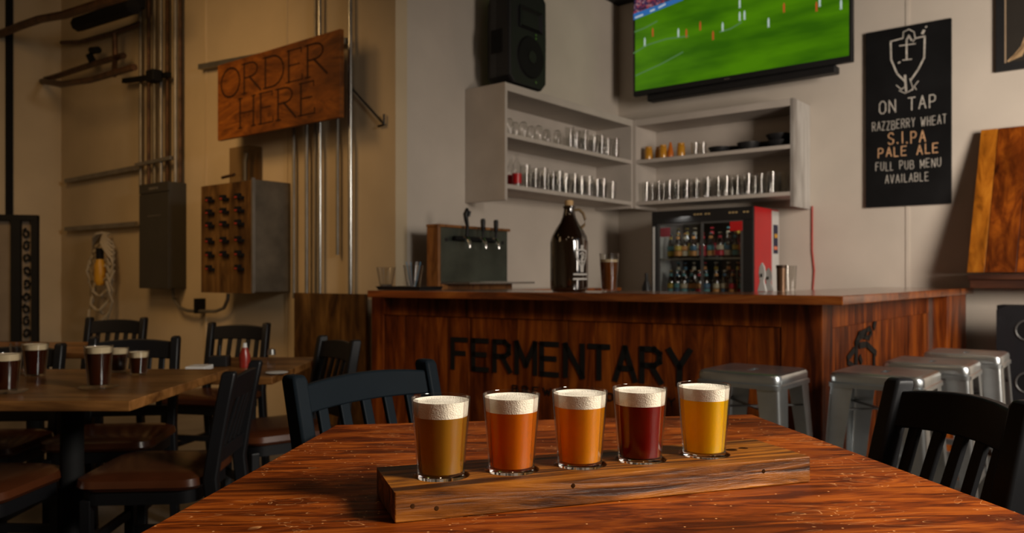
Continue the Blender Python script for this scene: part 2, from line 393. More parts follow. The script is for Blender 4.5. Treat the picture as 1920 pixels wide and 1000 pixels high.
def strokes(mb, text, x0, x1, z0, h, w, jit=0, y=0, th=.002, gap=.26):
    adv = sum((.5 if ch == ' ' else GW.get(ch, .6))+gap for ch in text)-gap
    s = (x1-x0)/adv; x = x0
    for ch in text:
        if ch == ' ': x += (.5+gap)*s; continue
        dz = random.uniform(-jit, jit)*h
        for pl in G[ch]:
            mb.ribbon([(x+a*s+random.uniform(-jit, jit)*h*.3, z0+dz+b*h) for a, b in pl], w, th, y)
        x += (GW.get(ch, .6)+gap)*s
    return mb

# ------------------------------------------------------------------ wall shelf units
Pf = Vector((-.0463, 5.342, 0)); Cc = Vector((1.007, 6.652, 0))
ZS = [(1.696, 1.726), (2.04, 2.07), (2.352, 2.405)]
def shelf_unit(name, label, loc, rz, L, near_left):
    t = thing(name, label, 'shelf', loc, rz)
    D = .358
    for z0, z1 in ZS: MB().box(.0265, L-.0265, .001, D, z0, z1).build('shelf_board', SHELF, t, bevel=.002)
    MB().box(0, .026, 0, D, 1.616 if near_left else 1.67, 2.406).build('end_panel', SHELF if near_left else SHELF, t, bevel=.002)
    e = MB().box(L-.026, L, 0, D, 1.67 if near_left else 1.616, 2.406).build('end_panel', SHELF if near_left else WHITEW, t, bevel=.002)
    if not near_left: e['label'] = 'whitewashed end panel with streaky grain'
    MB().box(.027, L-.027, D-.012, D-.001, 1.727, 2.35).build('back_panel', SHELF, t)
    return t
shelf_unit('wall_shelf', 'white open wall shelf under the black loudspeaker', Pf, RA, 1.68, True)
shelf_unit('wall_shelf', 'white open wall shelf hung below the television', Cc, RB, 1.335, False)

# glassware prototypes (lathes)
def pint_bm(h=.15, r=.037, rb=.029, n=16):
    t = .0025
    return MB().lathe([(.001, 0), (rb, 0), (r, h), (r-t, h), (rb-t, .012), (.001, .012)], n)
def goblet_bm():   # upturned stemless tulip glass
    return MB().lathe([(.028, 0), (.030, 0), (.039, .045), (.037, .085), (.026, .115), (.010, .122), (.001, .122)], 16)
def ordinal(k): return ['first', 'second', 'third', 'fourth', 'fifth', 'sixth', 'seventh', 'eighth', 'ninth', 'tenth', 'eleventh', 'twelfth', 'thirteenth', 'fourteenth', 'fifteenth'][k]
protos = {}
def place_glass(kind, loc, label, group, name='drinking_glass', cat='glass', m=None, s=1):
    if kind not in protos:
        bm = {'pint': pint_bm, 'goblet': goblet_bm, 'tall': lambda: pint_bm(.165, .036, .028), 'slim': lambda: pint_bm(.160, .0345, .029), 'small': lambda: pint_bm(.11, .038, .030)}[kind]()
        o = bm.build(name, m or GLASS, smooth=True); protos[kind] = o
    else:
        o = protos[kind].copy(); COL.objects.link(o)
        o.name = name
    o.location = loc; o.scale = (s*(.86 if kind == 'goblet' else 1), s*(.86 if kind == 'goblet' else 1), s); o.rotation_euler.z = random.uniform(0, 6)
    tag(o, label, cat, group); return o
def shelf_pos(px, unit, depth):
    """point on a shelf, depth behind its front edge, in line with a picture column"""
    if unit == 'A': q = on_v(px, 520, Pf.dot(V)-depth)
    else: q = on_u(px, 520, Cc.dot(U)+depth)
    return q
def rows(unit, z, pxs, kind, where, group, back=0, s=1):
    for k, px in enumerate(pxs):
        q = shelf_pos(px, unit, .055+.05*(k % 2))
        place_glass(kind, (q.x, q.y, z+.001), '%s clear glass counted from %s' % (ordinal(k), where), group, s=s)
    for k in range(back):
        q = shelf_pos(pxs[0]+(pxs[-1]-pxs[0])*(k+.5)/back, unit, .25)
        place_glass(kind, (q.x, q.y, z+.001), '%s clear glass in the back row from %s' % (ordinal(k), where), group+', back row', s=s)
up, lo = ZS[1][1], ZS[0][1]
rows('A', up, [955, 966, 981, 996, 1010, 1025, 1045], 'goblet', 'the speaker end of the speaker-side upper shelf', 'squat glasses on the upper shelf under the speaker', 0, .95)
rows('A', up, [1068, 1079, 1095, 1112, 1127, 1138, 1154], 'tall', 'mid shelf on the speaker-side upper shelf', 'tall glasses on the upper shelf under the speaker', 6, .98)
rows('A', lo, [985, 1002, 1019, 1035, 1047, 1059, 1076, 1088, 1103, 1118, 1130, 1147], 'pint', 'the red-labelled bottles on the speaker-side lower shelf', 'pint glasses on the lower shelf under the speaker', 10, 1.05)
rows('B', lo, [1211, 1234, 1254, 1270, 1286, 1304, 1325, 1345, 1361, 1381, 1402, 1426, 1447, 1468], 'slim', 'the corner on the television-side lower shelf', 'pint glasses on the lower shelf under the television', 12, 1.0)
rows('B', up, [1303, 1317], 'small', 'the amber jars on the television-side upper shelf', 'small glasses beside the amber jars', 0, .9)
# red-labelled bottles
for k, px in enumerate((958, 969)):
    q = shelf_pos(px, 'A', .04+.09*(1-k))
    t = thing('glass_bottle', ('clear bottle with red label right against the shelf end panel', 'clear bottle with red label beside the first pint glass')[k], 'bottle', (q.x, q.y, lo+.001), 0, 'red-labelled bottles on the lower shelf')
    MB().lathe([(.001, 0), (.031, 0), (.032, .11), (.026, .145), (.013, .18), (.012, .215), (.001, .215)], 14).build('bottle_body', GLASS, t, smooth=True)
    MB().lathe([(.0325, .018), (.0328, .018), (.0328, .085), (.0325, .085)], 14).build('paper_label', RED, t, smooth=True)
# amber jars
for k, (px, dd, m, nm) in enumerate(((1216, .08, AMBERJ, 'amber jar nearest the shelf corner'), (1236, .14, AMBERJ, 'amber jar half hidden behind its neighbour'), (1243, .07, AMBERJ, 'amber jar beside the orange squeeze bottle'), (1277, .08, AMBERJ, 'amber jar beside the empty small glasses'))):
    q = shelf_pos(px, 'B', dd)
    t = thing('spice_jar', nm.replace('nearest the', 'closest to the'), 'jar', (q.x, q.y, up+.001), 0, 'amber jars on the upper shelf')
    MB().lathe([(.001, 0), (.032, 0), (.034, .01), (.034, .085), (.028, .095), (.001, .095)], 14).build('jar_body', m, t, smooth=True)
    MB().lathe([(.001, .0955), (.029, .0955), (.029, .112), (.001, .112)], 14).build('lid', m, t, smooth=True)
q = shelf_pos(1257, 'B', .08)
tag(MB().lathe([(.001, 0), (.025, 0), (.027, .05), (.014, .10), (.008, .13), (.001, .13)], 14).build('squeeze_bottle', ORANGEJ, smooth=True, loc=(q.x, q.y, up+.001)), 'orange tapered squeeze bottle between the amber jars', 'bottle')
# black bowls
def bowl(px, dd, r, h, z, label):
    q = shelf_pos(px, 'B', dd)
    o = MB().lathe([(.001, 0), (r*.7, 0), (r, h*.85), (r*1.02, h), (r*.95, h), (r*.66, .008), (.001, .008)], 24).build('serving_bowl', BLACK, smooth=True, loc=(q.x, q.y, z))
    tag(o, label, 'bowl', 'black bowls on the upper shelf'); return o
bowl(1349, .12, .085, .050, up+.001, 'shallow black bowl beside the small empty glasses')
bowl(1376, .25, .080, .062, up+.001, 'deeper black bowl next along from the shallow one')
bowl(1404, .12, .088, .062, up+.001, 'black bowl before the two stacked ones')
bowl(1434, .25, .080, .070, up+.001, 'black bowl squeezed between its wider neighbours')
bowl(1461, .13, .100, .050, up+.001, 'wide lower black bowl by the shelf end panel')
bowl(1461, .13, .096, .050, up+.052, 'wide black bowl nested on top by the shelf end panel')

# ------------------------------------------------------------------ loudspeaker on the shelf
def loudspeaker():
    p0 = Pf+U*.0457
    t = thing('loudspeaker', 'black PA loudspeaker standing on the white wall shelf', 'speaker', (p0.x, p0.y, 2.407), RA)
    W, D, Hh = .425, .27, .70
    # cabinet outline in x (width) and z, tapering to the back
    def ring(y, ins):
        a, b, c, d = ins, W-ins, .012+ins*.3, Hh-ins*.6
        k = .05
        return [(a+k, y, c), (b-k, y, c), (b, y, c+k), (b+.004, y, Hh*.5), (b, y, d-k), (b-k, y, d), (a+k, y, d), (a, y, d-k), (a-.004, y, Hh*.5), (a, y, c+k)]
    MB().loft([ring(.0, .012), ring(.02, 0), ring(.12, .005), ring(.20, .04), ring(D, .09)]).build('cabinet', BLACK, t, smooth=False, bevel=.006)
    cx = W*.55
    mb = MB()
    n = 28
    def disc(z0, rad, y0, y1, m, name):
        mb = MB(); r1 = [(cx+rad*math.cos(6.283*i/n), y0, z0+rad*math.sin(6.283*i/n)) for i in range(n)]
        r2 = [(cx+rad*.92*math.cos(6.283*i/n), y1, z0+rad*.92*math.sin(6.283*i/n)) for i in range(n)]
        return mb.loft([r1, r2]).build(name, m, t, smooth=True)
    disc(.22, .150, .004, -.012, BLACKM, 'woofer_grille')
    disc(.22, .045, -.010, -.02, BLACK, 'dust_cap')
    # horn: flared rectangular recess
    def rect(w, h, y, z): return [(cx-w, y, z-h), (cx+w, y, z-h), (cx+w, y, z+h), (cx-w, y, z+h)]
    MB().loft([rect(.13, .075, -.010, .48), rect(.125, .07, -.014, .48), rect(.05, .02, .02, .48)], caps=False).build('horn', BLACKD, t)
    for z in (.385, .36, .055):
        MB().lathe([(.001, 0), (.008, 0), (.008, .004), (.001, .004)], 10).at((0, 0, 0)).build('badge', STEEL, t, loc=(cx+.05, -.006, z)).rotation_euler = (math.radians(90), 0, 0)
    MB().box(-.006, .004, .06, .16, .22, .38).build('side_handle', BLACKM, t, bevel=.004)
    return t
loudspeaker()

# ------------------------------------------------------------------ television
def television():
    c = 5.90
    a = on_u(1187, 183, c); b = on_u(1598, 117, c)
    w = (b-a).length; w = Vector((b.x-a.x, b.y-a.y)).length
    t = thing('television', 'wall television showing a football match on green pitch', 'television', (a.x, a.y, 2.625), RB)
    Ht = .88
    MB().box(0, w, 0, .05, 0, Ht).build('bezel', BLACK, t, bevel=.006)
    MB().box(.12, w-.12, .02, .12, -.055, 0.0).build('sound_bar', BLACK, t, bevel=.01)
    MB().box(w*.3, w*.7, .05, .262, .2, .6).build('wall_bracket', BLACKM, t)
    # screen
    m, nt, N, L, P = newmat('screen_pitch'); N.remove(P)
    tc = N.new('ShaderNodeTexCoord'); mp = N.new('ShaderNodeMapping'); mp.inputs['Scale'].default_value = (.5, 1, 2.2)
    mp.inputs['Rotation'].default_value = (0, .25, 0)
    L.new(tc.outputs['Object'], mp.inputs['Vector'])
    nz = N.new('ShaderNodeTexNoise'); nz.inputs['Scale'].default_value = 3; nz.inputs['Detail'].default_value = 3
    L.new(mp.outputs[0], nz.inputs['Vector'])
    r = N.new('ShaderNodeValToRGB'); r.color_ramp.elements[0].position = .35; r.color_ramp.elements[0].color = (.024, .090, .002, 1)
    r.color_ramp.elements[1].position = .65; r.color_ramp.elements[1].color = (.058, .175, .002, 1)
    L.new(nz.outputs['Fac'], r.inputs['Fac'])
    e = N.new('ShaderNodeEmission'); L.new(r.outputs[0], e.inputs[0]); e.inputs[1].default_value = 1.0
    gl = N.new('ShaderNodeBsdfGlossy'); gl.inputs['Roughness'].default_value = .2; gl.inputs[0].default_value = (.03, .03, .03, 1)
    ad = N.new('ShaderNodeAddShader'); L.new(e.outputs[0], ad.inputs[0]); L.new(gl.outputs[0], ad.inputs[1]); L.new(ad.outputs[0], N['Material Output'].inputs[0])
    x0, x1, z0, z1 = .022, w-.022, .042, Ht-.02
    MB().box(x0, x1, -.003, .0, z0, z1).build('screen', m, t)
    y = -.0035
    def loc(px, py):
        q = on_u(px, py, c-.003); return ((q-a).dot(V), q.z-2.625)
    line = emit('screen_line', (.17, .36, .13), .45)
    lm = MB()
    for pl in ([(1188, 100), (1215, 84), (1250, 73), (1290, 68)], [(1190, 60), (1210, 52), (1232, 40)], [(1192, 142), (1240, 120), (1280, 98)], [(1350, 60), (1370, 54), (1390, 42)]):
        lm.ribbon([loc(*p_) for p_ in pl], .010, .0006, y)
    lm.build('pitch_lines', line, t)
    # advertising hoarding and crowd in the top corner
    bl = emit('screen_hoarding', (.03, .13, .36), .9)
    q = [loc(1188, 38), loc(1188, 26), loc(1275, -6), loc(1282, 0)]
    MB().add([(p_[0], y-.0008, p_[1]) for p_ in q], [(0, 1, 2, 3)]).build('hoarding', bl, t)
    m2, nt, N, L, P = newmat('screen_crowd'); N.remove(P)
    tc = N.new('ShaderNodeTexCoord'); vz = N.new('ShaderNodeTexVoronoi'); vz.inputs['Scale'].default_value = 70
    L.new(tc.outputs['Object'], vz.inputs['Vector'])
    r = N.new('ShaderNodeValToRGB'); e_ = r.color_ramp.elements
    e_[0].color = (.02, .015, .03, 1); e_[1].color = (.35, .22, .24, 1); k = e_.new(.5); k.color = (.05, .03, .08, 1); k = e_.new(.75); k.color = (.30, .03, .04, 1)
    sp = N.new('ShaderNodeSeparateColor'); L.new(vz.outputs['Color'], sp.inputs[0]); L.new(sp.outputs[0], r.inputs['Fac'])
    e = N.new('ShaderNodeEmission'); L.new(r.outputs[0], e.inputs[0]); e.inputs[1].default_value = .8; L.new(e.outputs[0], N['Material Output'].inputs[0])
    q = [loc(1188, 26), (x0, z1), (x0+.40, z1), loc(1268, -4)]
    MB().add([(p_[0], y-.0006, p_[1]) for p_ in q], [(0, 1, 2, 3)]).build('crowd', m2, t)
    MB().ribbon([loc(1192, 33), loc(1205, 28)], .014, .0005, y-.001).ribbon([loc(1220, 21), loc(1227, 18)], .014, .0005, y-.001).ribbon([loc(1236, 14), loc(1247, 8)], .014, .0005, y-.001).build('hoarding_marks', emit('screen_white', (.55, .65, .7), .7), t)
    wt = emit('screen_white_kit', (.5, .6, .55), .8); rd = emit('screen_red_kit', (.50, .08, .02), .8)
    for px, py, k in ((1209, 80, 'w'), (1224, 62, 'r'), (1272, 63, 'w'), (1287, 64, 'r'), (1313, 50, 'r'), (1337, 68, 'r'), (1355, 52, 'w'), (1387, 32, 'w'), (1396, 30, 'w'), (1387, 8, 'w'), (1441, 44, 'w'), (1470, 16, 'r'), (1531, 14, 'r'), (1537, 5, 'w'), (1577, 10, 'w')):
        cx, cz = loc(px, py); mb = MB(); s = .018
        mb.ribbon([(cx, cz), (cx, cz+s*1.3)], s*.8, .0006, y).ribbon([(cx-s*.25, cz-s*1.5), (cx-s*.1, cz)], s*.35, .0006, y).ribbon([(cx+s*.3, cz-s*1.5), (cx+s*.1, cz)], s*.35, .0006, y).ribbon([(cx, cz+s*1.9), (cx, cz+s*2.1)], s*.5, .0006, y)
        mb.build('player_image', wt if k == 'w' else rd, t)
    MB().box(w*.46, w*.485, -.002, 0, .014, .024).build('maker_badge', STEEL, t)
television()

# ------------------------------------------------------------------ chalkboard
def chalkboard():
    a = on_u(1625, 390, UB); b = on_u(1785, 382, UB)
    w = (b-a).dot(V)
    t = thing('chalkboard', 'black chalkboard with white hand lettering reading ON TAP', 'chalkboard', (a.x, a.y, 1.605), RB)
    MB().box(0, w, -.03, -.002, 0, 1.27).build('board', CHALKB, t, bevel=.002)
    c = UB-.03
    def loc(px, py):
        q = on_u(px, py, c); return ((q-a).dot(V), q.z-1.605)
    y = -.0305
    def line(txt, pl, pr, ytop, ybot, m, wd=.007, jit=.05):
        # positions from the board's own lines
        x0 = loc(pl, ytop[0])[0]; x1 = loc(pr, ytop[1])[0]
        z1 = (loc(pl, ytop[0])[1]+loc(pr, ytop[1])[1])/2; z0 = (loc(pl, ybot[0])[1]+loc(pr, ybot[1])[1])/2
        words(MB, txt, x0, x1, z0+.06*(z1-z0), .88*(z1-z0), wd, jit, y, .001, 'chalk_lettering', m, t, .36)
    line('ON TAP', 1649, 1755, (188, 176), (213, 203), CHALK, .0075)
    line('RAZZBERRY WHEAT', 1636, 1774, (229, 214), (246, 234), CHALK, .0042)
    line('S.I.PA', 1666, 1735, (249, 243), (273, 266), CHALKO, .0075)
    line('PALE ALE', 1647, 1759, (277, 268), (296, 288), CHALKO, .007)
    line('FULL PUB MENU', 1642, 1764, (306, 294), (323, 312), CHALK, .0042)
    line('AVAILABLE', 1660, 1741, (328, 321), (344, 340), CHALK, .0042)
    mb = MB()
    P = lambda pts: [loc(*p_) for p_ in pts]
    mb.ribbon(P([(1670, 78), (1671, 112), (1682, 138), (1696, 152)]), .012, .001, y)
    mb.ribbon(P([(1734, 68), (1733, 108), (1722, 130), (1708, 150)]), .012, .001, y)
    mb.ribbon(P([(1670, 78), (1692, 72)]), .010, .001, y).ribbon(P([(1716, 72), (1734, 68)]), .010, .001, y)
    mb.ribbon(P([(1693, 72), (1694, 60), (1704, 55), (1714, 60), (1716, 72), (1712, 78)]), .007, .001, y)
    mb.ribbon(P([(1700, 112), (1700, 75), (1704, 67), (1709, 75)]), .012, .001, y).ribbon(P([(1687, 86), (1716, 82)]), .008, .001, y).ribbon(P([(1693, 113), (1709, 111)]), .008, .001, y)
    mb.ribbon(P([(1730, 62), (1732, 58)]), .018, .001, y).ribbon(P([(1736, 51), (1737, 50)]), .010, .001, y).ribbon(P([(1685, 118), (1687, 117)]), .012, .001, y)
    mb.ribbon(P([(1697, 142), (1699, 170)]), .014, .001, y)
    mb.ribbon(P([(1681, 160), (1690, 168), (1700, 160)]), .006, .001, y).ribbon(P([(1706, 148), (1712, 166), (1704, 172)]), .006, .001, y).ribbon(P([(1722, 152), (1714, 162), (1718, 168)]), .006, .001, y).ribbon(P([(1686, 170), (1697, 175), (1712, 168)]), .006, .001, y)
    mb.build('chalk_emblem', CHALK, t)
chalkboard()

# ------------------------------------------------------------------ picture frame, tilted wood panel, ledge
def picture():
    a = on_u(1868, 137, UB); W, Hh, f = .62, .80, .05
    t = thing('picture_frame', 'black framed dark picture high on the wall beside chalkboard', 'picture', (a.x, a.y, a.z), RB)
    for x0, x1, z0, z1 in ((0, W, 0, f), (0, W, Hh-f, Hh), (0, f, f, Hh-f), (W-f, W, f, Hh-f)):
        MB().box(x0, x1, -.03, -.001, z0, z1).build('frame_rail', BLACK, t)
    MB().box(f, W-f, -.012, -.001, f, Hh-f).build('mount', plain('picture_dark', (.02, .016, .012), .5), t)
    MB().box(f, f+.008, -.016, -.012, f, Hh-f).build('inner_slip', plain('picture_slip', (.35, .25, .16), .5), t)
    mb = MB()
    for k in range(7):
        mb.ribbon([(.07+.012*k, .065+.004*k), (.14+.02*k, .13+.035*k), (.20+.022*k, .30+.02*k)], .012, .001, -.012)
    mb.build('printed_image', plain('picture_print', (.50, .33, .17), .6), t)
picture()
def wood_panel():
    a = on_u(1840, 245, UB-.05); zt = a.z; out = .30
    t = thing('tilted_wood_panel', 'orange brown panel of wide boards tilted out from the wall', 'panel', (a.x, a.y, 0), RB)
    zb = 1.13; W = [0, .10, .27, .45, .66]
    for k in range(4):
        mb = MB(); x0, x1 = W[k]+.0015, W[k+1]-.0015
        top = [(x0, -.02, zt), (x1, -.02, zt), (x1, .015, zt), (x0, .015, zt)]
        x0 -= .035; x1 -= .035
        bot = [(x0, -out-.02, zb), (x1, -out-.02, zb), (x1, -out+.015, zb), (x0, -out+.015, zb)]
        mb.loft([bot, top]).build('board', PANELA if k == 0 else PANELB, t, bevel=.002)
    t2 = thing('wall_ledge', 'dark brown wooden ledge under the tilted wood panel', 'ledge', (a.x, a.y, 0), RB)
    MB().box(-.03, .7, -.32, .045, 1.085, 1.118).build('ledge_board', DARKW, t2, bevel=.003)
    MB().box(-.02, .69, -.30, .045, 1.03, 1.0845).build('ledge_rail', DARKW, t2, bevel=.003)
wood_panel()
def game_board():
    a = on_z(1868, 862, 0); d = a.y
    o = thing('game_board', 'black board with two round holes standing by the wall', 'board', (a.x, a.y, 0), RB)
    W, Hh, n = .62, .93, 20
    # front sheet built around two holes
    def sheet(z0, z1, cz, r):
        ring = []; outer = []
        cx = .16
        for i in range(n):
            an = 6.28318*i/n; c_, s_ = math.cos(an), math.sin(an)
            ring.append((cx+r*c_, cz+r*s_))
            k = min((.16 if c_ < 0 else W-.16)/max(abs(c_), 1e-6), ((z1-cz) if s_ > 0 else (cz-z0))/max(abs(s_), 1e-6))
            outer.append((cx+k*c_, cz+k*s_))
        mb = MB()
        mb.loft([[(x, 0, z) for x, z in ring], [(x, 0, z) for x, z in outer], [(x, .02, z) for x, z in outer], [(x, .02, z) for x, z in ring], [(x, 0, z) for x, z in ring]], caps=False)
        return mb
    sheet(.62, Hh, .785, .056).build('upper_panel', BLACKP, o)
    sheet(.02, .62, .475, .056).build('lower_panel', BLACKP, o)
    for cz in (.785, .475):
        MB().tube([(.16+.060*math.cos(6.283*i/20), -.003, cz+.060*math.sin(6.283*i/20)) for i in range(21)], .006, 6).build('hole_rim', plain('hole_rim_grey', (.06, .06, .06), .4), o)
    MB().box(0, W, .021, .25, 0.0, Hh).build('box_body', BLACKD, o)
game_board()

# ------------------------------------------------------------------ back bar counters, fridge
t = thing('back_counter', 'low counter behind the bar carrying the glass-door fridge', 'counter', uv(5.45, -3.70), RB)
MB().box(0, 2.3, 0, .72, .86, .90).build('counter_top', DARKW, t); MB().box(.02, 2.28, .03, .70, 0, .86).build('cabinet_body', BARW, t)
t = thing('side_counter', 'wooden counter along the wall carrying the beer tap stand', 'counter', uv(3.62, -3.20), RA)
MB().box(0, 1.7, 0, .53, .985, 1.02).build('counter_top', BARTOP, t); MB().box(.02, 1.68, .02, .52, 0, .985).build('cabinet_body', BARW, t)

def fridge():
    c = 5.60
    a = on_u(1222, 400, c); b = on_u(1412, 386, c); w = (b-a).dot(V); zb, zt = .901, 1.615
    t = thing('drinks_fridge', 'black glass-door drinks fridge with red side full of bottles', 'fridge', (a.x, a.y, 0), RB)
    D = .50
    MB().box(.0, .03, .03, D, zb, zt).build('side_wall', WHITE, t)
    MB().box(.031, w-.031, D-.03, D, zb, zt).build('back_wall', BLACKM, t)
    MB().box(.031, w-.031, .03, D-.031, zt-.03, zt).build('top_wall', BLACK, t)
    MB().box(.031, w-.031, .03, D-.031, zb, zb+.05).build('bottom_wall', BLACK, t)
    MB().box(w-.03, w, .03, D, zb, zt).build('side_wall', RED, t).__setitem__('label', 'red side wall of the fridge')
    MB().box(w+.0003, w+.003, .36, D, zb+.01, zt-.01).build('side_poster', WHITE, t)
    pm = MB(); 
    pm.box(w+.0031, w+.006, .385, .475, 1.28, 1.50).build('poster_bottle_print', plain('poster_navy', (.012, .015, .05), .5), t)
    MB().box(w+.0061, w+.008, .40, .46, 1.40, 1.43).build('poster_yellow_print', YELLOW, t)
    MB().box(w+.0061, w+.008, .39, .46, 1.31, 1.335).build('poster_orange_print', plain('poster_orange', (.7, .2, .1), .5), t)
    # frame at front
    for nm, x0, x1, z0, z1 in (('header', 0, w, zt-.095, zt), ('front_sill', 0, w, zb, zb+.045), ('front_stile', 0, .045, zb+.045, zt-.095), ('front_stile', w-.075, w, zb+.045, zt-.095)):
        MB().box(x0, x1, -.0, .029, z0, z1).build(nm, BLACK, t, bevel=.003)
    MB().box(.012, .028, -.004, -.0005, zb+.06, zt-.12).build('edge_strip', WHITE, t)
    gold = plain('gold_print', (.45, .33, .15), .5)
    mb = MB()
    for x in (.36, .385, .41, .45, .475, .64, .665, .69, .75, .775): mb.box(x, x+.016, -.003, 0, zt-.045, zt-.033)
    mb.build('header_print', gold, t)
    # two sliding doors
    for x0, x1, y in ((.046, .43, .012), (.415, w-.076, .0)):
        d = MB()
        dr = thing('sliding_door', None, None, (0, 0, 0)); dr.parent = t
        for q0, q1, z0, z1 in ((x0, x0+.018, zb+.046, zt-.096), (x1-.018, x1, zb+.046, zt-.096), (x0+.018, x1-.018, zb+.046, zb+.06), (x0+.018, x1-.018, zt-.11, zt-.096)):
            d.box(q0, q1, y+.001, y+.010, z0, z1)
        d.build('door_frame', plain('door_frame_grey', (.06, .06, .06), .4), dr)
        MB().box(x0+.018, x1-.018, y+.004, y+.006, zb+.06, zt-.11).build('pane', PANE, dr)
    MB().box(w-.175, w-.08, -.003, -.0005, zt-.175, zt-.105).build('door_sticker', RED, t)
    MB().box(.07, .155, .0115, .0128, zt-.20, zt-.13).build('door_sticker', plain('faded_red', (.16, .02, .03), .5), t)
    # wire shelf
    zs = 1.245
    mb = MB()
    mb.box(.032, w-.032, .035, .045, zs-.010, zs+.0)
    for k in range(10): mb.box(.032, w-.032, .075+.04*k, .081+.04*k, zs-.006, zs)
    for k in range(12): x = .05+(w-.1)*k/11; mb.box(x, x+.005, .045, .46, zs-.009, zs-.006)
    mb.build('wire_shelf', STEEL, t)
    # bottles
    cols = {'y': plain('label_yellow', (.50, .36, .05), .5), 't': plain('label_teal', (.10, .30, .33), .5), 'o': plain('label_orange', (.60, .28, .08), .5), 'r': plain('label_red', (.45, .01, .03), .5), 'b': plain('label_blue', (.06, .16, .26), .5), 'c': plain('label_cream', (.55, .48, .34), .5)}
    names = {'y': 'yellow', 't': 'teal', 'o': 'orange', 'r': 'red', 'b': 'blue', 'c': 'cream'}
    proto = {}
    def bottle(px, z, k1, k2, dep, label, s, shelf):
        if (k1, k2) not in proto:
            r = thing('beer_bottle', label, 'bottle')
            MB().lathe([(.001, 0), (.028, 0), (.030, .004), (.030, .115), (.026, .140), (.014, .168), (.012, .205), (.001, .205)], 12).build('bottle_body', BROWNG, r, smooth=True)
            MB().lathe([(.0303, .022), (.0308, .022), (.0308, .062), (.0303, .062)], 12).build('paper_label', cols[k1], r, smooth=True)
            MB().lathe([(.0303, .068), (.0308, .068), (.0308, .105), (.0303, .105)], 12).build('upper_label', cols[k2], r, smooth=True)
            MB().lathe([(.0125, .165), (.0155, .165), (.0145, .185), (.0125, .185)], 12).build('neck_foil', cols[k1], r, smooth=True)
            MB().lathe([(.001, .2055), (.0145, .2055), (.0145, .212), (.001, .212)], 12).build('cap', cols[k2], r, smooth=True)
            proto[(k1, k2)] = r
        else: r = copy_tree(proto[(k1, k2)])
        dep += random.choice((-.02, .02)); q = on_u(px, 500, c+dep); r.location = (q.x, q.y, z); r.scale = (min(s, 1), min(s, 1), s); r.rotation_euler.z = random.random()*6
        tag(r, label, 'bottle', 'bottles on the %s shelf of the fridge' % shelf)
    up_ = [(1258, 'y', 't'), (1271, 'o', 'y'), (1284, 'c', 'o'), (1300, 'o', 'b'), (1318, 'r', 'r'), (1333, 'o', 't'), (1350, 'r', 'c'), (1367, 'c', 'b'), (1380, 't', 'y'), (1396, 'o', 'y')]
    lo_ = [(1258, 't', 'y'), (1270, 'b', 't'), (1282, 't', 'c'), (1297, 't', 'o'), (1311, 'r', 'o'), (1324, 't', 'b'), (1343, 'o', 'c'), (1359, 'b', 'c'), (1374, 'o', 'r'), (1390, 'r', 't')]
    for k, (px, k1, k2) in enumerate(up_):
        bottle(px, zs+.001, k1, k2, .10, 'brown bottle with %s and %s labels, %s from hinge-less dark end, wire shelf' % (names[k1], names[k2], ordinal(k)) if False else '%s bottle along the fridge upper shelf front, %s and %s labels' % (ordinal(k), names[k1], names[k2]), .92, 'upper')
    for k, (px, k1, k2) in enumerate(lo_):
        bottle(px, zb+.051, k1, k2, .10, '%s bottle along the fridge bottom front, %s and %s labels' % (ordinal(k), names[k1], names[k2]), .95, 'bottom')
    for k, (px, k1, k2) in enumerate(((1272, 'o', 'y'), (1288, 'y', 'y'), (1303, 'c', 'c'), (1335, 'r', 'r'), (1366, 'c', 't'), (1385, 'y', 'c'))):
        bottle(px, zs+.001, k1, k2, .27, '%s bottle in the fridge upper shelf back row, %s topped' % (ordinal(k), names[k2]), 1.15, 'upper')
    for k, (px, k1, k2) in enumerate(((1272, 'c', 't'), (1285, 'b', 'b'), (1301, 'c', 'c'), (1322, 'o', 'r'), (1343, 'y', 'c'), (1366, 'o', 'c'), (1384, 'y', 'o'))):
        bottle(px, zb+.051, k1, k2, .27, '%s bottle in the fridge bottom back row, %s topped' % (ordinal(k), names[k2]), 1.25, 'bottom')
fridge()
a = on_u(1325, 410, 5.60+.10); light('fridge_lamp', 'AREA', (a.x, a.y, 1.565), .9, (1, .96, .88), .6, .05, (a.x, a.y, 0))
a = on_u(1523, 385, UB-.008)
tag(MB().tube([(a.x, a.y, z) for z in (1.64, 1.45, 1.30)]+[(a.x+.012, a.y-.01, 1.15), (a.x+.004, a.y, 1.0), (a.x, a.y, .92)], .006, 8).build('power_cord', plain('red_cord', (.45, .05, .04), .5), smooth=True), 'thin red cord running down the wall beside the fridge', 'cord')
a = on_u(1222, 560, 5.75)
tag(MB().lathe([(.001, 0), (.035, 0), (.036, .12), (.014, .18), (.012, .23), (.001, .23)], 14).build('dark_bottle', BLACKD, smooth=True, loc=(on_u(1212, 500, 5.55).x, on_u(1212, 500, 5.55).y, .901)), 'small black bottle beside the white edge of the fridge', 'bottle')

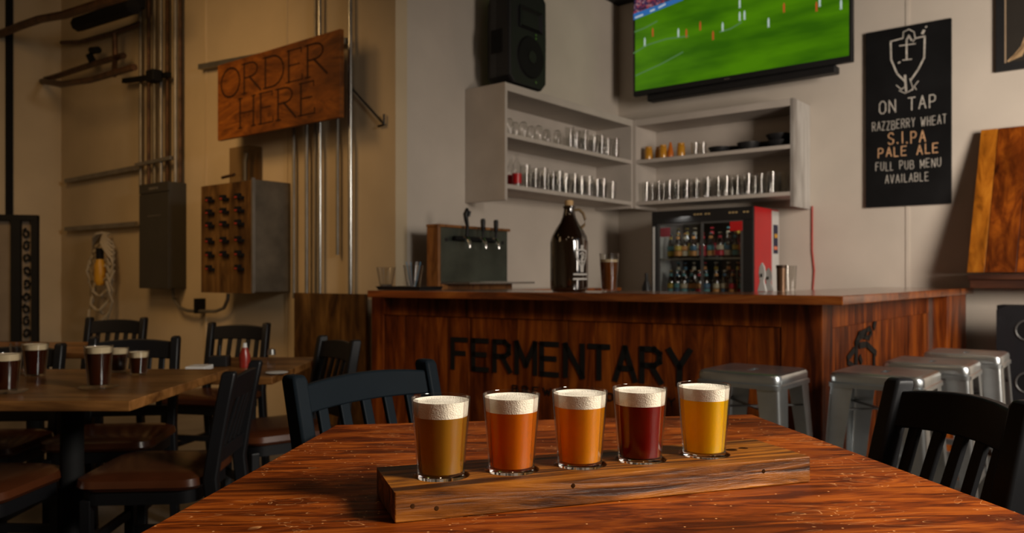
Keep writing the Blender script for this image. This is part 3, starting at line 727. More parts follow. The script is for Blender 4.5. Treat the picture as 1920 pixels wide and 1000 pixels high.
# ------------------------------------------------------------------ bar
Bd = Vector((-.854, .521, 0)); Bd.normalize(); Bn = Vector((.521, .854, 0)).normalized()
Tp = Vector((1.294, 3.131, 0)); Cb = Vector((1.276, 3.300, 0)); RF = math.atan2(-Bd.y, -Bd.x)
ZT = 1.027
def isect(p, d, q, e):
    den = d.x*e.y-d.y*e.x; s = ((q.x-p.x)*e.y-(q.y-p.y)*e.x)/den; return p+d*s
def bar():
    t = thing('bar_counter', 'stained pine bar counter with black painted lettering on front', 'bar counter', (Cb.x, Cb.y, 0), 0)
    O = Cb
    def rel(p): return (p.x-O.x, p.y-O.y)
    E = Tp+Bd*2.45
    S = Tp+U*2.90
    inner = isect(Tp-V*.6, U, Tp+Bn*.6, Bd)
    MB().prism([rel(p) for p in (Tp, S, S-V*.6, inner, E+Bn*.6, E)], ZT-.038, ZT).build('counter_top', BARTOP, t, bevel=.004)
    sl = 2.43
    # front: local x runs from the far end to the corner
    P0 = Cb+Bd*sl
    def F(mb=None): return (mb or MB()).at((P0.x-O.x, P0.y-O.y, 0), RF)
    zt = ZT-.0385
    F().box(.0, sl, .02, .05, 0, zt).build('front_carcass', BARW, t)
    F().box(.0, .09, -.005, .0195, 0, zt).build('end_stile', BARW, t, bevel=.002)
    F().box(sl-.16, sl, -.005, .0195, 0, zt).build('corner_post', BARW, t, bevel=.002)
    F().box(.0905, sl-.1605, -.006, .0195, zt-.10, zt).build('top_rail', BARW, t, bevel=.002)
    F().box(.0905, sl-.1605, -.004, .0195, 0, .12).build('bottom_rail', BARW, t, bevel=.002)
    n = 15; x0, x1 = .091, sl-.161; w = (x1-x0)/n
    for k in range(n):
        F().box(x0+k*w+.0012, x0+(k+1)*w-.0012, .003+random.uniform(-.0015, .0015), .0195, .1205, zt-.1005).build('plank', BARW, t, bevel=.0015)
    sx = lambda s: sl-s
    strokes(F(), 'FERMENTARY', sx(1.865), sx(.560), .618, .150, .026, 0, -.0005, .002, .24).build('lettering', INK, t)
    strokes(F(), 'BREWING COMPANY', sx(1.49), sx(.63), .515, .034, .006, 0, -.0005, .002, .55).build('lettering', INK, t)
    # near end of the bar
    MB().at(rel(P0)+(0,), RF+math.pi/2).box(.02, .5, -.02, .0, 0, zt).build('end_panel', BARW, t)
    # side run, local x along U from the corner
    def Sd(mb=None): return (mb or MB()).at((0, 0, 0), RA)
    L1 = 1.987
    Sd().box(.0, 2.62, .02, .05, 0, zt).build('side_carcass', BARW, t)
    Sd().box(-.004, .13, -.005, .0195, 0, zt).build('corner_post', BARW, t, bevel=.002)
    Sd().box(.1305, L1, -.005, .0195, zt-.105, zt).build('top_rail', BARW, t, bevel=.002)
    Sd().box(.1305, L1, -.004, .0195, 0, .12).build('bottom_rail', BARW, t, bevel=.002)
    n = 13; x0, x1 = .131, L1-.12; w = (x1-x0)/n
    for k in range(n):
        Sd().box(x0+k*w+.0012, x0+(k+1)*w-.0012, .003+random.uniform(-.0015, .0015), .0195, .1205, zt-.1055).build('plank', BARW, t, bevel=.0015)
    Sd().box(L1-.1195, L1, -.005, .0195, .1205, zt-.1055).build('end_stile', BARW, t, bevel=.002)
    Sd().box(L1+.001, L1+.03, -.022, .0195, 0, zt).build('metal_strip', STEEL, t).__setitem__('label', 'bright metal strip')
    Sd().box(L1+.031, 2.62, -.10, .0195, 0, zt).build('wall_end_box', BARW, t, bevel=.003)
    # emblem on the side: a hooked barley stem over a peaked roof line
    def loc(px, py):
        q = on_v(px, py, Cb.dot(V)); return ((q-Cb).dot(U), q.z)
    mb = Sd(); P = lambda pts: [loc(*p_) for p_ in pts]
    y = -.001
    mb.ribbon(P([(1604, 683), (1605, 645), (1611, 630), (1622, 624)]), .040, .003, y)
    mb.ribbon(P([(1620, 632), (1628, 634), (1633, 624), (1630, 616), (1624, 620), (1620, 630)]), .022, .003, y)
    mb.ribbon(P([(1638, 612), (1640, 604)]), .035, .003, y)
    mb.ribbon(P([(1612, 648), (1624, 646), (1641, 662)]), .030, .003, y)
    mb.ribbon(P([(1589, 672), (1600, 657)]), .028, .003, y).ribbon(P([(1638, 670), (1638, 684)]), .03, .003, y).ribbon(P([(1612, 672), (1614, 678)]), .03, .003, y).ribbon(P([(1589, 680), (1599, 686)]), .022, .003, y)
    mb.build('painted_emblem', INK, t)
bar()

# ------------------------------------------------------------------ things on the bar
def growler():
    q = at_d(1067, 4.0, ZT+.001)
    t = thing('growler', 'large brown glass growler jug with cork and white emblem', 'jug', q)
    R, s = .094, 1.0
    prof = [(.001, 0), (.080, 0), (.092, .012), (.094, .03), (.094, .245), (.088, .275), (.068, .312), (.046, .345), (.034, .372), (.028, .40), (.0275, .415), (.031, .418), (.031, .428), (.026, .430), (.001, .430)]
    MB().lathe(prof, 40).build('jug_body', BROWNG, t, smooth=True)
    MB().lathe([(.001, .4305), (.021, .4305), (.022, .450), (.019, .456), (.001, .456)], 20).build('cork', CORK, t, smooth=True)
    MB().tube([(.028, 0, .408), (.050, 0, .410), (.070, 0, .392), (.080, 0, .365), (.076, 0, .335), (.062, 0, .318)], .0075, 8).build('handle', plain('handle_amber', (.20, .13, .06), .3), t, smooth=True)
    # emblem wraps round the jug: strokes mapped onto the cylinder
    mb = MB(); b = MB()
    def S(pts, w):
        b.v = []; b.f = []; out = []
        dense = []
        for (x0, z0), (x1, z1) in zip(pts[:-1], pts[1:]):
            n = max(1, int(abs(x1-x0)/.006))
            for k in range(n): dense.append((x0+(x1-x0)*k/n, z0+(z1-z0)*k/n))
        dense.append(pts[-1])
        b.ribbon(dense, w, .0012, 0)
        vs = [((R+.0002-y)*math.sin(x/R), -(R+.0002-y)*math.cos(x/R), z) for x, y, z in b.v]
        mb.add(vs, b.f)
    X = .062
    for p_, w in (([(X-.034, .200), (X-.030, .170), (X-.008, .125), (X-.006, .100)], .007), ([(X+.034, .200), (X+.030, .170), (X+.008, .125), (X+.006, .100)], .007), ([(X-.034, .200), (X-.012, .206), (X+.012, .206), (X+.034, .200)], .007),
                  ([(X, .215), (X, .222)], .016), ([(X-.012, .186), (X, .194), (X+.014, .184), (X+.010, .166), (X-.008, .160)], .006), ([(X, .180), (X, .100)], .009),
                  ([(X-.045, .086), (X+.042, .086)], .008), ([(X-.045, .063), (X+.042, .063)], .009), ([(X-.018, .150), (X+.016, .150)], .005)):
        S(p_, w)
    mb.build('printed_emblem', plain('white_print', (.50, .48, .44), .5), t)
growler()
def beer_set(name, label, cat, loc, h, r, rb, beer_m, foam_m, foam_top=.004, foam_h=.02, base=.008, n=32, group=None, tglass=None, clear=False):
    """tapered tumbler: glass > beer, foam"""
    t = thing(name, label, cat, loc, random.uniform(0, 6), group)
    th = .0022
    def ro(z): return rb+(r-rb)*z/h
    g = MB().lathe([(.001, 0), (rb-.0015, 0), (rb, .0015), (ro(h-.001), h-.001), (r-.0008, h), (r-th+.0006, h), (ro(h)-th, h-.0015), (ro(base)-th, base+.001)], n) if False else MB().loft([[(r_*math.cos(6.28318*i/n), r_*math.sin(6.28318*i/n), z_) for i in range(n)] for r_, z_ in ((ro(base), base), (ro(h-.001), h-.001), (r-.0008, h), (r-th+.0006, h), (ro(h)-th, h-.0015), (ro(base)-th, base+.001))], caps=False)
    g.build('tumbler', tglass or GLASST, t, smooth=True)
    MB().lathe([(.001, 0), (rb-.0015, 0), (rb, .0015), (ro(base-.0003), base-.0003), (rb-th-.003, base-.0003), (.001, base-.0003)], n).build('glass_base', GLASSB if not tglass else tglass, t, smooth=True)
    zf1 = h-foam_top; zf0 = zf1-foam_h
    e = -.00015
    if not clear:
        MB().lathe([(.001, base+.0004), (ro(base)-th-.003, base+.0004), (ro(base)-th+e-.0003, base+.0016), (ro(zf0)-th+e, zf0), (.001, zf0)], n).build('beer', beer_m, t, smooth=True)
        rf = ro(zf1)-th+e
        MB().lathe([(.001, zf0+.0001), (ro(zf0)-th+e, zf0+.0001), (rf, zf1), (rf-.003, zf1-.001), (rf-.007, zf1-.0025), (rf*.5, zf1-.0015), (.001, zf1-.001)], n).build('foam', foam_m, t, smooth=True)
    return t
GG = thin_glass('table_glass', (.92, .92, .90), .03)
DARKBEER = beer('beer_dark', (.09, .016, .004), .6)
AMBERB = beer('beer_cola_amber', (.36, .11, .015), .6)
beer_set('pint_glass', 'pint of amber beer standing beside the brown growler', 'glass', at_d(1142, 3.98, ZT+.001), .19, .050, .037, AMBERB, FOAM2, .03, .014, .012, 24, tglass=GG)

# tap stand
def tap_stand():
    a = Vector(((824-960)/1500*4.92, 4.92, 1.021))
    t = thing('beer_tap_stand', 'steel faced beer tap stand with three black tap handles', 'tap stand', a, RA)
    W, Hh = .66, .40
    MB().box(0, W, 0, .045, .05, Hh-.012).build('steel_face', plain('tap_steel', (.10, .12, .10), .35, .8, var=.3, nscale=5), t)
    wd = wood('tap_frame_wood', (.12, .04, .01), (.30, .12, .03), (.42, .19, .06), 'Z', 14, .2)
    MB().box(-.02, 0, -.01, .09, 0, Hh).build('side_board', wd, t, bevel=.002)
    MB().box(-.025, W+.02, -.012, .09, Hh-.011, Hh+.006).build('top_board', wd, t, bevel=.002)
    MB().box(0, W+.03, -.02, .09, 0, .035).build('base_board', wd, t, bevel=.002)
    # drip tray, wider than the face
    MB().prism([(.0, -.001), (.10, -.16), (W+.10, -.16), (W+.04, -.001)], .036, .048).build('drip_tray', STEEL, t, bevel=.002)
    for k, x in enumerate((.19, .345, .475)):
        MB().tube([(x, -.001, .325), (x, -.055, .325), (x, -.075, .30), (x, -.08, .262)], [.013, .013, .012, .008], 10).build('tap_spout', CHROME, t, smooth=True)
        if k == 0:
            MB().tube([(x, -.055, .335), (x, -.06, .40), (x-.012, -.06, .44), (x-.018, -.06, .475), (x-.002, -.06, .502), (x+.018, -.06, .492), (x+.012, -.06, .462)], [.012, .011, .014, .016, .015, .013, .008], 10).build('tap_handle', BLACKD, t, smooth=True)
        else:
            MB().lathe([(.001, .335), (.009, .335), (.008, .37), (.014, .385), (.017, .44), (.013, .455), (.001, .455)], 12, (x, -.055, 0)).build('tap_handle', BLACKD, t, smooth=True)
    MB().tube([(.11, -.02, .322), (.52, -.02, .322)], .016, 10).build('tap_rail', BLACKM, t, smooth=True)
    for x in (.05, W-.06): MB().box(x, x+.022, -.004, 0, .30, .322).build('screw_plate', BLACK, t)
tap_stand()
# tray and cups at the far end of the bar
a = at_d(768, 4.52, ZT+.001)
t = thing('serving_tray', 'flat black tray lying at the far end of the bar', 'tray', a, RF)
MB().box(-.15, .15, -.10, .10, 0, .006, .002).build('tray_base', BLACK, t); MB().loft([[(-.15, -.10, .0062), (.15, -.10, .0062), (.15, .10, .0062), (-.15, .10, .0062)], [(-.158, -.108, .02), (.158, -.108, .02), (.158, .108, .02), (-.158, .108, .02)]], caps=False).build('tray_rim', BLACK, t)
for px, d_, z_, lb in ((775, 4.50, .008, 'clear cup of drinking straws standing on the black tray'), (724, 4.72, .0, 'empty clear cup standing beside the black tray')):
    a = at_d(px, d_, ZT+.001+z_)
    t = thing('plastic_cup', lb, 'cup', a)
    MB().lathe([(.001, 0), (.036, 0), (.058, .13), (.0565, .13), (.034, .004), (.001, .004)], 20).build('cup_body', GLASS, t, smooth=True)
    if z_:
        for k in range(6):
            an = k*1.05; MB().tube([(.010*math.cos(an), .010*math.sin(an), .006), (.040*math.cos(an), .040*math.sin(an), .15)], .0028, 6).build('straw', plain('straw_%d' % k, random.choice([(.1, .25, .4), (.4, .3, .28), (.5, .5, .5)]), .5), t)
    else:
        MB().lathe([(.001, .0045), (.032, .0045), (.034, .03), (.001, .03)], 16).build('cup_content', plain('grey_lids', (.25, .22, .2), .5), t)
# paper cones and tumblers at the bar corner
for px, d_, h_, lb in ((1429, 4.02, .145, 'tall white pointed server standing before the red fridge side'), (1441, 4.10, .12, 'shorter white pointed server beside the brown shaker')):
    a = at_d(px, d_, ZT+.001)
    t = thing('cake_server', lb, 'utensil', a, RB)
    MB().loft([[(-.024, -.008, 0), (.024, -.008, 0), (.024, .008, 0), (-.024, .008, 0)], [(-.012, -.006, h_*.35), (.012, -.006, h_*.35), (.012, .006, h_*.35), (-.012, .006, h_*.35)],
               [(-.018, -.005, h_*.6), (.018, -.005, h_*.6), (.018, .005, h_*.6), (-.018, .005, h_*.6)], [(-.014, -.005, h_*.85), (.014, -.005, h_*.85), (.014, .005, h_*.85), (-.014, .005, h_*.85)], [(-.003, -.003, h_), (.003, -.003, h_), (.003, .003, h_), (-.003, .003, h_)]]).build('blade', WHITE, t, bevel=.003)
    MB().box(-.004, .004, -.0105, -.0085, h_*.5, h_*.62).build('hole', BLACKM, t)
t = thing('metal_tumbler', 'brown metal tumbler on the bar beside the fridge', 'tumbler', at_d(1465, 4.06, ZT+.001))
MB().lathe([(.001, 0), (.022, 0), (.024, .13), (.001, .13)], 20).build('tumbler_body', plain('bronze', (.16, .09, .05), .35, .6), t, smooth=True)
MB().lathe([(.0242, .118), (.026, .118), (.026, .133), (.0242, .133)], 20).build('rim_band', COPPER, t, smooth=True)
place_glass('pint', at_d(1482, 4.16, ZT+.001), 'clear glass standing beside the brown metal tumbler', None, s=.88)

# ------------------------------------------------------------------ bar stools
def make_stool():
    t = thing('bar_stool', 'x', 'stool', (0, 0, 0), 0, 'metal bar stools around the bar')
    Z, a = .75, .160
    def rr(h, r, z, n=5):
        out = []
        for cx, cy, s0 in ((h-r, h-r, 0), (-h+r, h-r, 90), (-h+r, -h+r, 180), (h-r, -h+r, 270)):
            for k in range(n+1):
                an = math.radians(s0+90*k/n); out.append((cx+r*math.cos(an), cy+r*math.sin(an), z))
        return out
    sh = [(a+.006, .03, Z-.055), (a+.006, .03, Z-.040), (a, .03, Z-.036), (a, .03, Z-.014), (a-.004, .03, Z-.005), (a-.014, .03, Z), (a-.03, .025, Z-.002)]
    rings = [rr(h, r, z) for h, r, z in sh]
    # slot hole in the seat
    n = len(rings[0]); slot = []
    for (x, y, z) in rings[0]:
        m_ = max(abs(x), abs(y)); an = math.atan2(y, x)
        slot.append((max(-.042, min(.042, .05*math.cos(an))), max(-.012, min(.012, .03*math.sin(an))), Z-.003))
    low = [(x, y, Z-.02) for x, y, z in slot]
    MB().loft(rings+[slot, low], caps=False).build('seat', GALV, t, smooth=True)
    MB().box(-.04, .04, -.011, .011, Z-.0197, Z-.019).build('slot_shade_plate', BLACKM, t)  # black plate put in as the shade inside the shallow hand slot
    MB().loft([rr(a-.004, .03, Z-.028), rr(a-.004, .03, Z-.026)]).build('under_plate', GALV, t)
    zt, zb = Z-.038, 0.0
    for sx in (-1, 1):
        for sy in (-1, 1):
            def leg(z, ct, cb, wt):
                pass
            rings = []
            for z, c_, w_ in ((zt, .158, .085), (Z*.5, .179, .060), (.03, .199, .036), (0, .199, .036)):
                # L-section with rounded corner, outside at (c_, c_)
                r_ = .016; th = .0035; out = []
                out += [(c_-w_, c_)]
                for k in range(4):
                    an = math.radians(90-30*k); out.append((c_-r_+r_*math.cos(an), c_-r_+r_*math.sin(an)))
                out += [(c_, c_-w_)]
                inn = [(c_-th, c_-w_)]
                for k in range(4):
                    an = math.radians(30*k); out2 = (c_-r_+(r_-th)*math.cos(an), c_-r_+(r_-th)*math.sin(an)); inn.append(out2)
                inn += [(c_-w_, c_-th)]
                rings.append([(sx*x, sy*y, z) for x, y in out+inn])
            l = MB().loft(rings).build('leg', GALV, t, smooth=True)
            MB().box(min(sx*.183, sx*.201), max(sx*.183, sx*.201), min(sy*.183, sy*.201), max(sy*.183, sy*.201), 0.0, .012).build('rubber_foot', BLACKM, l)
    c_ = .158+(.199-.158)*(Z-.30)/Z
    for k in range(4):
        mb = MB().at((0, 0, 0), k*math.pi/2); mb.box(-c_+.012, c_-.012, c_-.008, c_-.004, .27, .30); mb.box(-c_+.012, c_-.012, c_-.03, c_-.004, .298, .302)
        mb.build('footrest', GALV, t)
    c_ = .17
    for k in (0, 1):
        MB().at((0, 0, 0), math.pi/4+k*math.pi/2).box(-c_*1.3, c_*1.3, -.008, .008, .60+.006*k, .605+.006*k).build('cross_brace', plain('brace_steel', (.2, .2, .2), .4, .8), t)
    return t
st = make_stool()
for k, (x, y, r_, lb) in enumerate(((.925, 3.065, 0, 'silver metal bar stool standing alone before the lettered bar front'), (1.40, 2.995, 0, 'silver metal bar stool beside the emblem and bar corner'), (1.765, 3.36, 1, 'silver metal bar stool between its two neighbours along the bar side'), (2.135, 3.76, 1, 'silver metal bar stool closest to the black holed board'))):
    o = st if k == 0 else copy_tree(st)
    o.location = (x, y, 0); o.rotation_euler.z = RA+math.radians(r_); o['label'] = lb

# ------------------------------------------------------------------ chairs
def make_chair(label, loc, facing, W=.37, SH=.46, BH=.885, lean=.085, D=.40, m=BLACKD, seat_m=VINYL, group='slat-back chairs at the tables', post=.036, bow=.02, slats=5, rail=.075):
    rz = math.atan2(-facing[0], facing[1])
    t = thing('dining_chair', label, 'chair', (loc[0], loc[1], 0), rz, group)
    yb = -D/2
    def pos(x, z):  # point of the back plane at height z
        k = max(0, (z-SH)/(BH-SH)); return (x, yb-lean*k*(.8+.2*k), z)
    hw = W/2-post/2
    for s in (-1, 1):
        mb = MB(); rings = []
        for z in [0, SH*.5, SH, SH+(BH-SH)*.35, SH+(BH-SH)*.7, BH-.012, BH]:
            x, y, z_ = pos(s*hw, z)
            if z < SH: y = yb-.05*(1-z/SH)
            w = post if z < BH else post*.8; d = .045*(1 if .2 < z < BH else .85)
            rings.append([(x-w/2, y-d/2, z_), (x+w/2, y-d/2, z_), (x+w/2, y+d/2, z_), (x-w/2, y+d/2, z_)])
        mb.loft(rings).build('back_post', m, t, smooth=True, bevel=.006)
        MB().bar((s*(hw), D/2-.02, 0), (s*hw, D/2-.02, SH-.06), .034, .034, (0, 1, 0)).build('leg', m, t, bevel=.004)
        MB().bar((s*hw, yb-.02, .2), (s*hw, D/2-.02, .2), .018, .028).build('side_stretcher', m, t)
    # bowed top rail
    zr1 = BH-.026; zr0 = zr1-rail; rings = []
    n = 9
    for k in range(n):
        u = -1+2*k/(n-1); x = u*(hw-post*.3); b = bow*(1-u*u)
        y1 = pos(0, zr1)[1]-b; y0 = pos(0, zr0)[1]-b; up_ = .012*(1-u*u)
        rings.append([(x, y0-.010, zr0+up_*.5), (x, y0+.010, zr0+up_*.5), (x, y1+.010, zr1+up_), (x, y1-.010, zr1+up_)])
    MB().loft(rings).build('top_rail', m, t, smooth=True, bevel=.004)
    zl = SH+.06
    MB().bar((-hw, pos(0, zl)[1], zl), (hw, pos(0, zl)[1], zl), .022, .045).build('lower_rail', m, t, bevel=.003)
    for k in range(slats):
        u = -1+2*(k+1)/(slats+1); x = u*hw; b = bow*(1-u*u)
        y1 = pos(0, zr0)[1]-b
        MB().bar((x, pos(0, zl)[1], zl+.0225), (x, y1, zr0+.012*(1-u*u)*.5+.002), .026, .012, (0, 1, 0)).build('slat', m, t, bevel=.003)
    # seat
    def rr(hx, hy, r, z, n=5):
        out = []
        for cx, cy, s0 in ((hx-r, hy-r, 0), (-hx+r, hy-r, 90), (-hx+r, -hy+r, 180), (hx-r, -hy+r, 270)):
            for k in range(n+1):
                an = math.radians(s0+90*k/n); out.append((cx+r*math.cos(an), cy+r*math.sin(an)+.02, z))
        return out
    hx, hy = W/2+.022, D/2+.0
    MB().loft([rr(hx-.01, hy-.01, .07, SH-.03), rr(hx, hy, .07, SH-.018), rr(hx-.004, hy-.004, .07, SH+.004), rr(hx-.03, hy-.03, .07, SH+.016), rr(hx-.09, hy-.09, .06, SH+.020)]).build('seat', seat_m, t, smooth=True)
    MB().loft([rr(hx-.02, hy-.02, .06, SH-.075), rr(hx-.02, hy-.02, .06, SH-.0305)]).build('seat_frame', m, t, smooth=True)
    MB().bar((-hw, D/2-.02, .26), (hw, D/2-.02, .26), .018, .028).build('front_stretcher', m, t)
    return t
# the two chairs at the near table
CB = plain('black_wood_satin', (.006, .009, .012), .5, spec=.05)
F1 = Vector((.803, -.596)); c1 = Vector((-.323, 1.815))
p1 = c1+F1*(.19+.085)
make_chair('black slat-back chair at the far corner of the near table, by the pale beer', p1, F1, W=.435, BH=.897, m=CB, group='chairs at the near table', lean=.09, rail=.056)
F2 = Vector((-.975, -.22)); c2 = Vector((.812, 1.492)); p2 = c2+F2*(.19+.085)
make_chair('black slat-back chair drawn up to the near table before the bar stools', p2, F2, W=.355, BH=.893, m=BLACKD, group='chairs at the near table', lean=.10, rail=.072, bow=.035, post=.042)
for lb, c_, f_, bh in (
    ('black chair with brown seat pushed in at the end of the dining table', (-1.17, 2.70), (-.997, -.075), .80),
    ('brown-seated chair at the dining table side facing away from the camera', (-1.70, 2.50), (.05, 1), .80),
    ('brown-seated chair on the wall side of the dining table, by the metal screen', (-2.08, 3.14), (.05, -1), .82),
    ('brown-seated chair on the wall side of the dining table, behind the small beer', (-1.63, 3.27), (.12, -1), .84),
    ('black chair turned to the small table below the coiled cable', (-2.40, 4.55), (-.1, -1), .86),
    ('black chair far back below the grey electrical panel', (-1.62, 4.35), (-.2, -1), .84),
    ('black slat-back chair beside the small table before the plywood sheet', (-.985, 3.43), (-.8, -.6), .83)):
    make_chair(lb, c_, f_, W=.38, BH=bh, lean=.06, seat_m=VINYL)

# ------------------------------------------------------------------ tables
def pedestal(t, x, y, z, m=BLACKM):
    MB().lathe([(.001, 0), (.036, 0), (.036, z-.04), (.001, z-.04)], 16, (x, y, .03)).build('column', m, t, smooth=True)
    MB().bar((x-.26, y, .018), (x+.26, y, .018), .05, .03).build('foot', m, t); MB().bar((x, y-.26, .018), (x, y+.26, .018), .05, .03).build('foot', m, t)
    MB().box(x-.15, x+.15, y-.15, y+.15, z-.012, z).build('top_plate', m, t)
t = thing('near_table', 'varnished orange-brown table carrying the beer flight', 'table', (.08, 1.0, 0))
ZN = .80
q = [(-.506-.08, .35-1), (.756-.08, .35-1), (.525-.08, 1.751-1), (-.3575-.08, 1.625-1)]
MB().prism(q, ZN-.035, ZN).build('table_top', TABLE, t, bevel=.003)
pedestal(t, .0, .05, ZN-.036)
def dining(label, x0, x1, y0, y1, z, cols):
    t = thing('dining_table', label, 'table', ((x0+x1)/2, (y0+y1)/2, 0), 0, 'wooden dining tables')
    a, b = (x1-x0)/2, (y1-y0)/2
    MB().box(-a, a, -b, b, z-.030, z).build('table_top', BTABLE, t, bevel=.003)
    for cx in cols: pedestal(t, cx-(x0+x1)/2, 0, z-.031)
dining('long wooden dining table set with dark beers', -2.35, -1.08, 2.26, 3.05, .75, (-2.05, -1.46))
dining('small wooden table with red bottle before the plywood sheet', -1.38, -.935, 3.12, 3.90, .71, (-1.16,))
dining('small wooden table against the back behind the dark beers', -2.95, -1.98, 3.72, 4.32, .75, (-2.4,))
# beers on the dining table
for lb, px, d_, h_, r_ in (
    ('full pint of dark beer on a clear saucer', 185, 2.52, .128, .043), ('short dark beer with tan foam near the table end', 260, 2.87, .085, .036),
    ('dark beer at the photo edge near the table front', 12, 2.42, .115, .042), ('dark beer beside the empty clear glass', 66, 2.84, .115, .044), ('dark beer standing behind the full pint', 222, 2.95, .090, .036)):
    beer_set('beer_glass', lb, 'glass', at_d(px, d_, .7565 if px in (185, 12) else .751), h_, r_, r_*.74, DARKBEER, FOAM2, .004, .019, .006, 24, 'dark beers on the dining table', GG)
place_glass('small', at_d(40, 2.9, .751), 'empty clear glass on the dining table beside dark beer', None, s=1)
for px, d_, lb in ((185, 2.52, 'clear glass saucer under the full dark pint'), (12, 2.42, 'clear glass saucer under the dark beer at the photo edge')):
    tag(MB().lathe([(.001, 0), (.045, 0), (.058, .004), (.058, .0055), (.045, .0025), (.001, .0025)], 28).build('glass_saucer', GLASS, smooth=True, loc=at_d(px, d_, .751)), lb, 'saucer', 'glass saucers on the dining table')
# things on the small table
t = thing('sauce_bottle', 'red sauce bottle on the small table before the plywood', 'bottle', at_d(459, 3.45, .711))
MB().lathe([(.001, 0), (.022, 0), (.024, .05), (.012, .085), (.001, .085)], 14).build('bottle_body', plain('ketchup_red', (.25, .02, .012), .3), t, smooth=True)
MB().lathe([(.001, .0855), (.010, .0855), (.008, .105), (.001, .105)], 12).build('cap', WHITE, t, smooth=True)
t = thing('pepper_shaker', 'steel-capped shaker on the small table beside red bottle', 'shaker', at_d(509, 3.40, .711))
MB().lathe([(.001, 0), (.018, 0), (.016, .06), (.001, .06)], 14).build('shaker_body', GLASS, t, smooth=True)
MB().lathe([(.001, .0605), (.018, .0605), (.016, .082), (.001, .088)], 14).build('cap', STEEL, t, smooth=True)
tag(MB().lathe([(.001, 0), (.03, 0), (.045, .006), (.043, .007), (.001, .002)], 20).build('small_dish', WHITE, smooth=True, loc=at_d(519, 3.22, .711)), 'small white dish at the near edge of the small table', 'dish')
t = thing('condiment_holder', 'black condiment holder on the small table', 'holder', at_d(412, 3.50, .711))
MB().box(-.04, .04, -.03, .03, 0, .045).build('holder_box', BLACK, t, bevel=.003); MB().tube([(0, 0, .045), (0, 0, .09)], .004, 6).build('handle', BLACK, t)
tag(MB().box(-.04, .04, -.05, .05, 0, .018).build('napkin_stack', WHITE, loc=at_d(374, 3.36, .711), bevel=.002), 'small white napkin stack on the small table', 'napkins')

# ------------------------------------------------------------------ flight board and the five beers
e_ = Vector((.9466, .322, 0)).normalized(); RP = math.atan2(e_.y, e_.x)
NL = Vector((-.1425, .972, ZN+.0005)); LB, WB_, TB = .611, .136, .0375
fp = Vector((-e_.y, e_.x, 0))
SS = [.0743, .173, .2743, .3689, .4752]
tboard = thing('flight_board', 'thick reclaimed wood flight board holding five beers', 'serving board', NL, RP)
def board_mesh():
    import bmesh
    # grid of cells; each cell with a hole gets a ring of faces
    mb = MB(); cy = WB_/2; rh = .0370; dep = .0045; n = 32
    cuts = [0]+[(SS[i]+SS[i+1])/2 for i in range(4)]+[.55, LB]
    for i in range(5):
        x0, x1 = cuts[i], cuts[i+1]; cx = SS[i]; ring = []; out = []
        # outline points by angle, with corners included
        angs = sorted([2*math.pi*k/n for k in range(n)]+[math.atan2(yy-cy, xx-cx) % (2*math.pi) for xx in (x0, x1) for yy in (0, WB_)])
        for an in angs:
            c_, s_ = math.cos(an), math.sin(an); ring.append((cx+rh*c_, cy+rh*s_))
            k = min(((x1-cx) if c_ > 0 else (cx-x0))/max(abs(c_), 1e-9), ((WB_-cy) if s_ > 0 else cy)/max(abs(s_), 1e-9))
            out.append((cx+k*c_, cy+k*s_))
        mb.loft([[(x, y, TB) for x, y in out], [(x, y, TB) for x, y in ring], [(x, y, TB-dep) for x, y in ring]], caps=False)
        b = len(mb.v); m_ = len(angs)
        mb.f.append(tuple(b-m_+k for k in range(m_)))
    mb.add([(cuts[5], 0, TB), (LB, 0, TB), (LB, WB_, TB), (cuts[5], WB_, TB)], [(0, 1, 2, 3)])
    # sides and underside
    for k in range(6):
        x0, x1 = cuts[k], cuts[k+1]
        mb.add([(x0, 0, 0), (x1, 0, 0), (x1, 0, TB), (x0, 0, TB)], [(0, 1, 2, 3)]); mb.add([(x0, WB_, 0), (x1, WB_, 0), (x1, WB_, TB), (x0, WB_, TB)], [(3, 2, 1, 0)])
        mb.add([(x0, 0, 0), (x1, 0, 0), (x1, WB_, 0), (x0, WB_, 0)], [(3, 2, 1, 0)])
    mb.add([(0, 0, 0), (0, WB_, 0), (0, WB_, TB), (0, 0, TB)], [(3, 2, 1, 0)]); mb.add([(LB, 0, 0), (LB, WB_, 0), (LB, WB_, TB), (LB, 0, TB)], [(0, 1, 2, 3)])
    o = mb.build('wood_block', PADDLE, tboard)
    bm = bmesh.new(); bm.from_mesh(o.data); bmesh.ops.remove_doubles(bm, verts=bm.verts, dist=.0002)
    bmesh.ops.recalc_face_normals(bm, faces=bm.faces); bm.to_mesh(o.data); bm.free()
    b = o.modifiers.new('bevel', 'BEVEL'); b.width = .0016; b.segments = 2; b.limit_method = 'ANGLE'; b.angle_limit = math.radians(50)
    return o
board_mesh()
for x, z in ((.235, .026), (.022, .019), (.052, .0135), (.53, .022)):
    MB().lathe([(.0005, 0), (.0032, 0), (.0022, .0004), (.0005, .0005)], 9).build('knot', HOLE, tboard, loc=(x, 0, z)).rotation_euler = (math.radians(90), 0, 0)
for x, y, sc_ in ((.527, .075, 1.0), (.552, .080, .8)):
    k = MB().lathe([(.001, 0), (.010, 0), (.008, .0004), (.001, .0005)], 16).build('knot', HOLE, tboard, loc=(x, y, TB)); k.scale = (sc_, sc_*.8, 1)
beers = [((.50, .215, .014), .8, 'glass of hazy straw-coloured beer at the dark end of the flight board'),
         ((.80, .19, .003), .8, 'glass of copper orange beer between the straw and golden ones'),
         ((.92, .33, .007), .8, 'glass of golden orange beer in the middle of the flight board'),
         ((.26, .003, .001), .75, 'glass of deep red beer on the flight board'),
         ((1.0, .58, .005), .85, 'glass of bright yellow beer beside the knot in the flight board')]
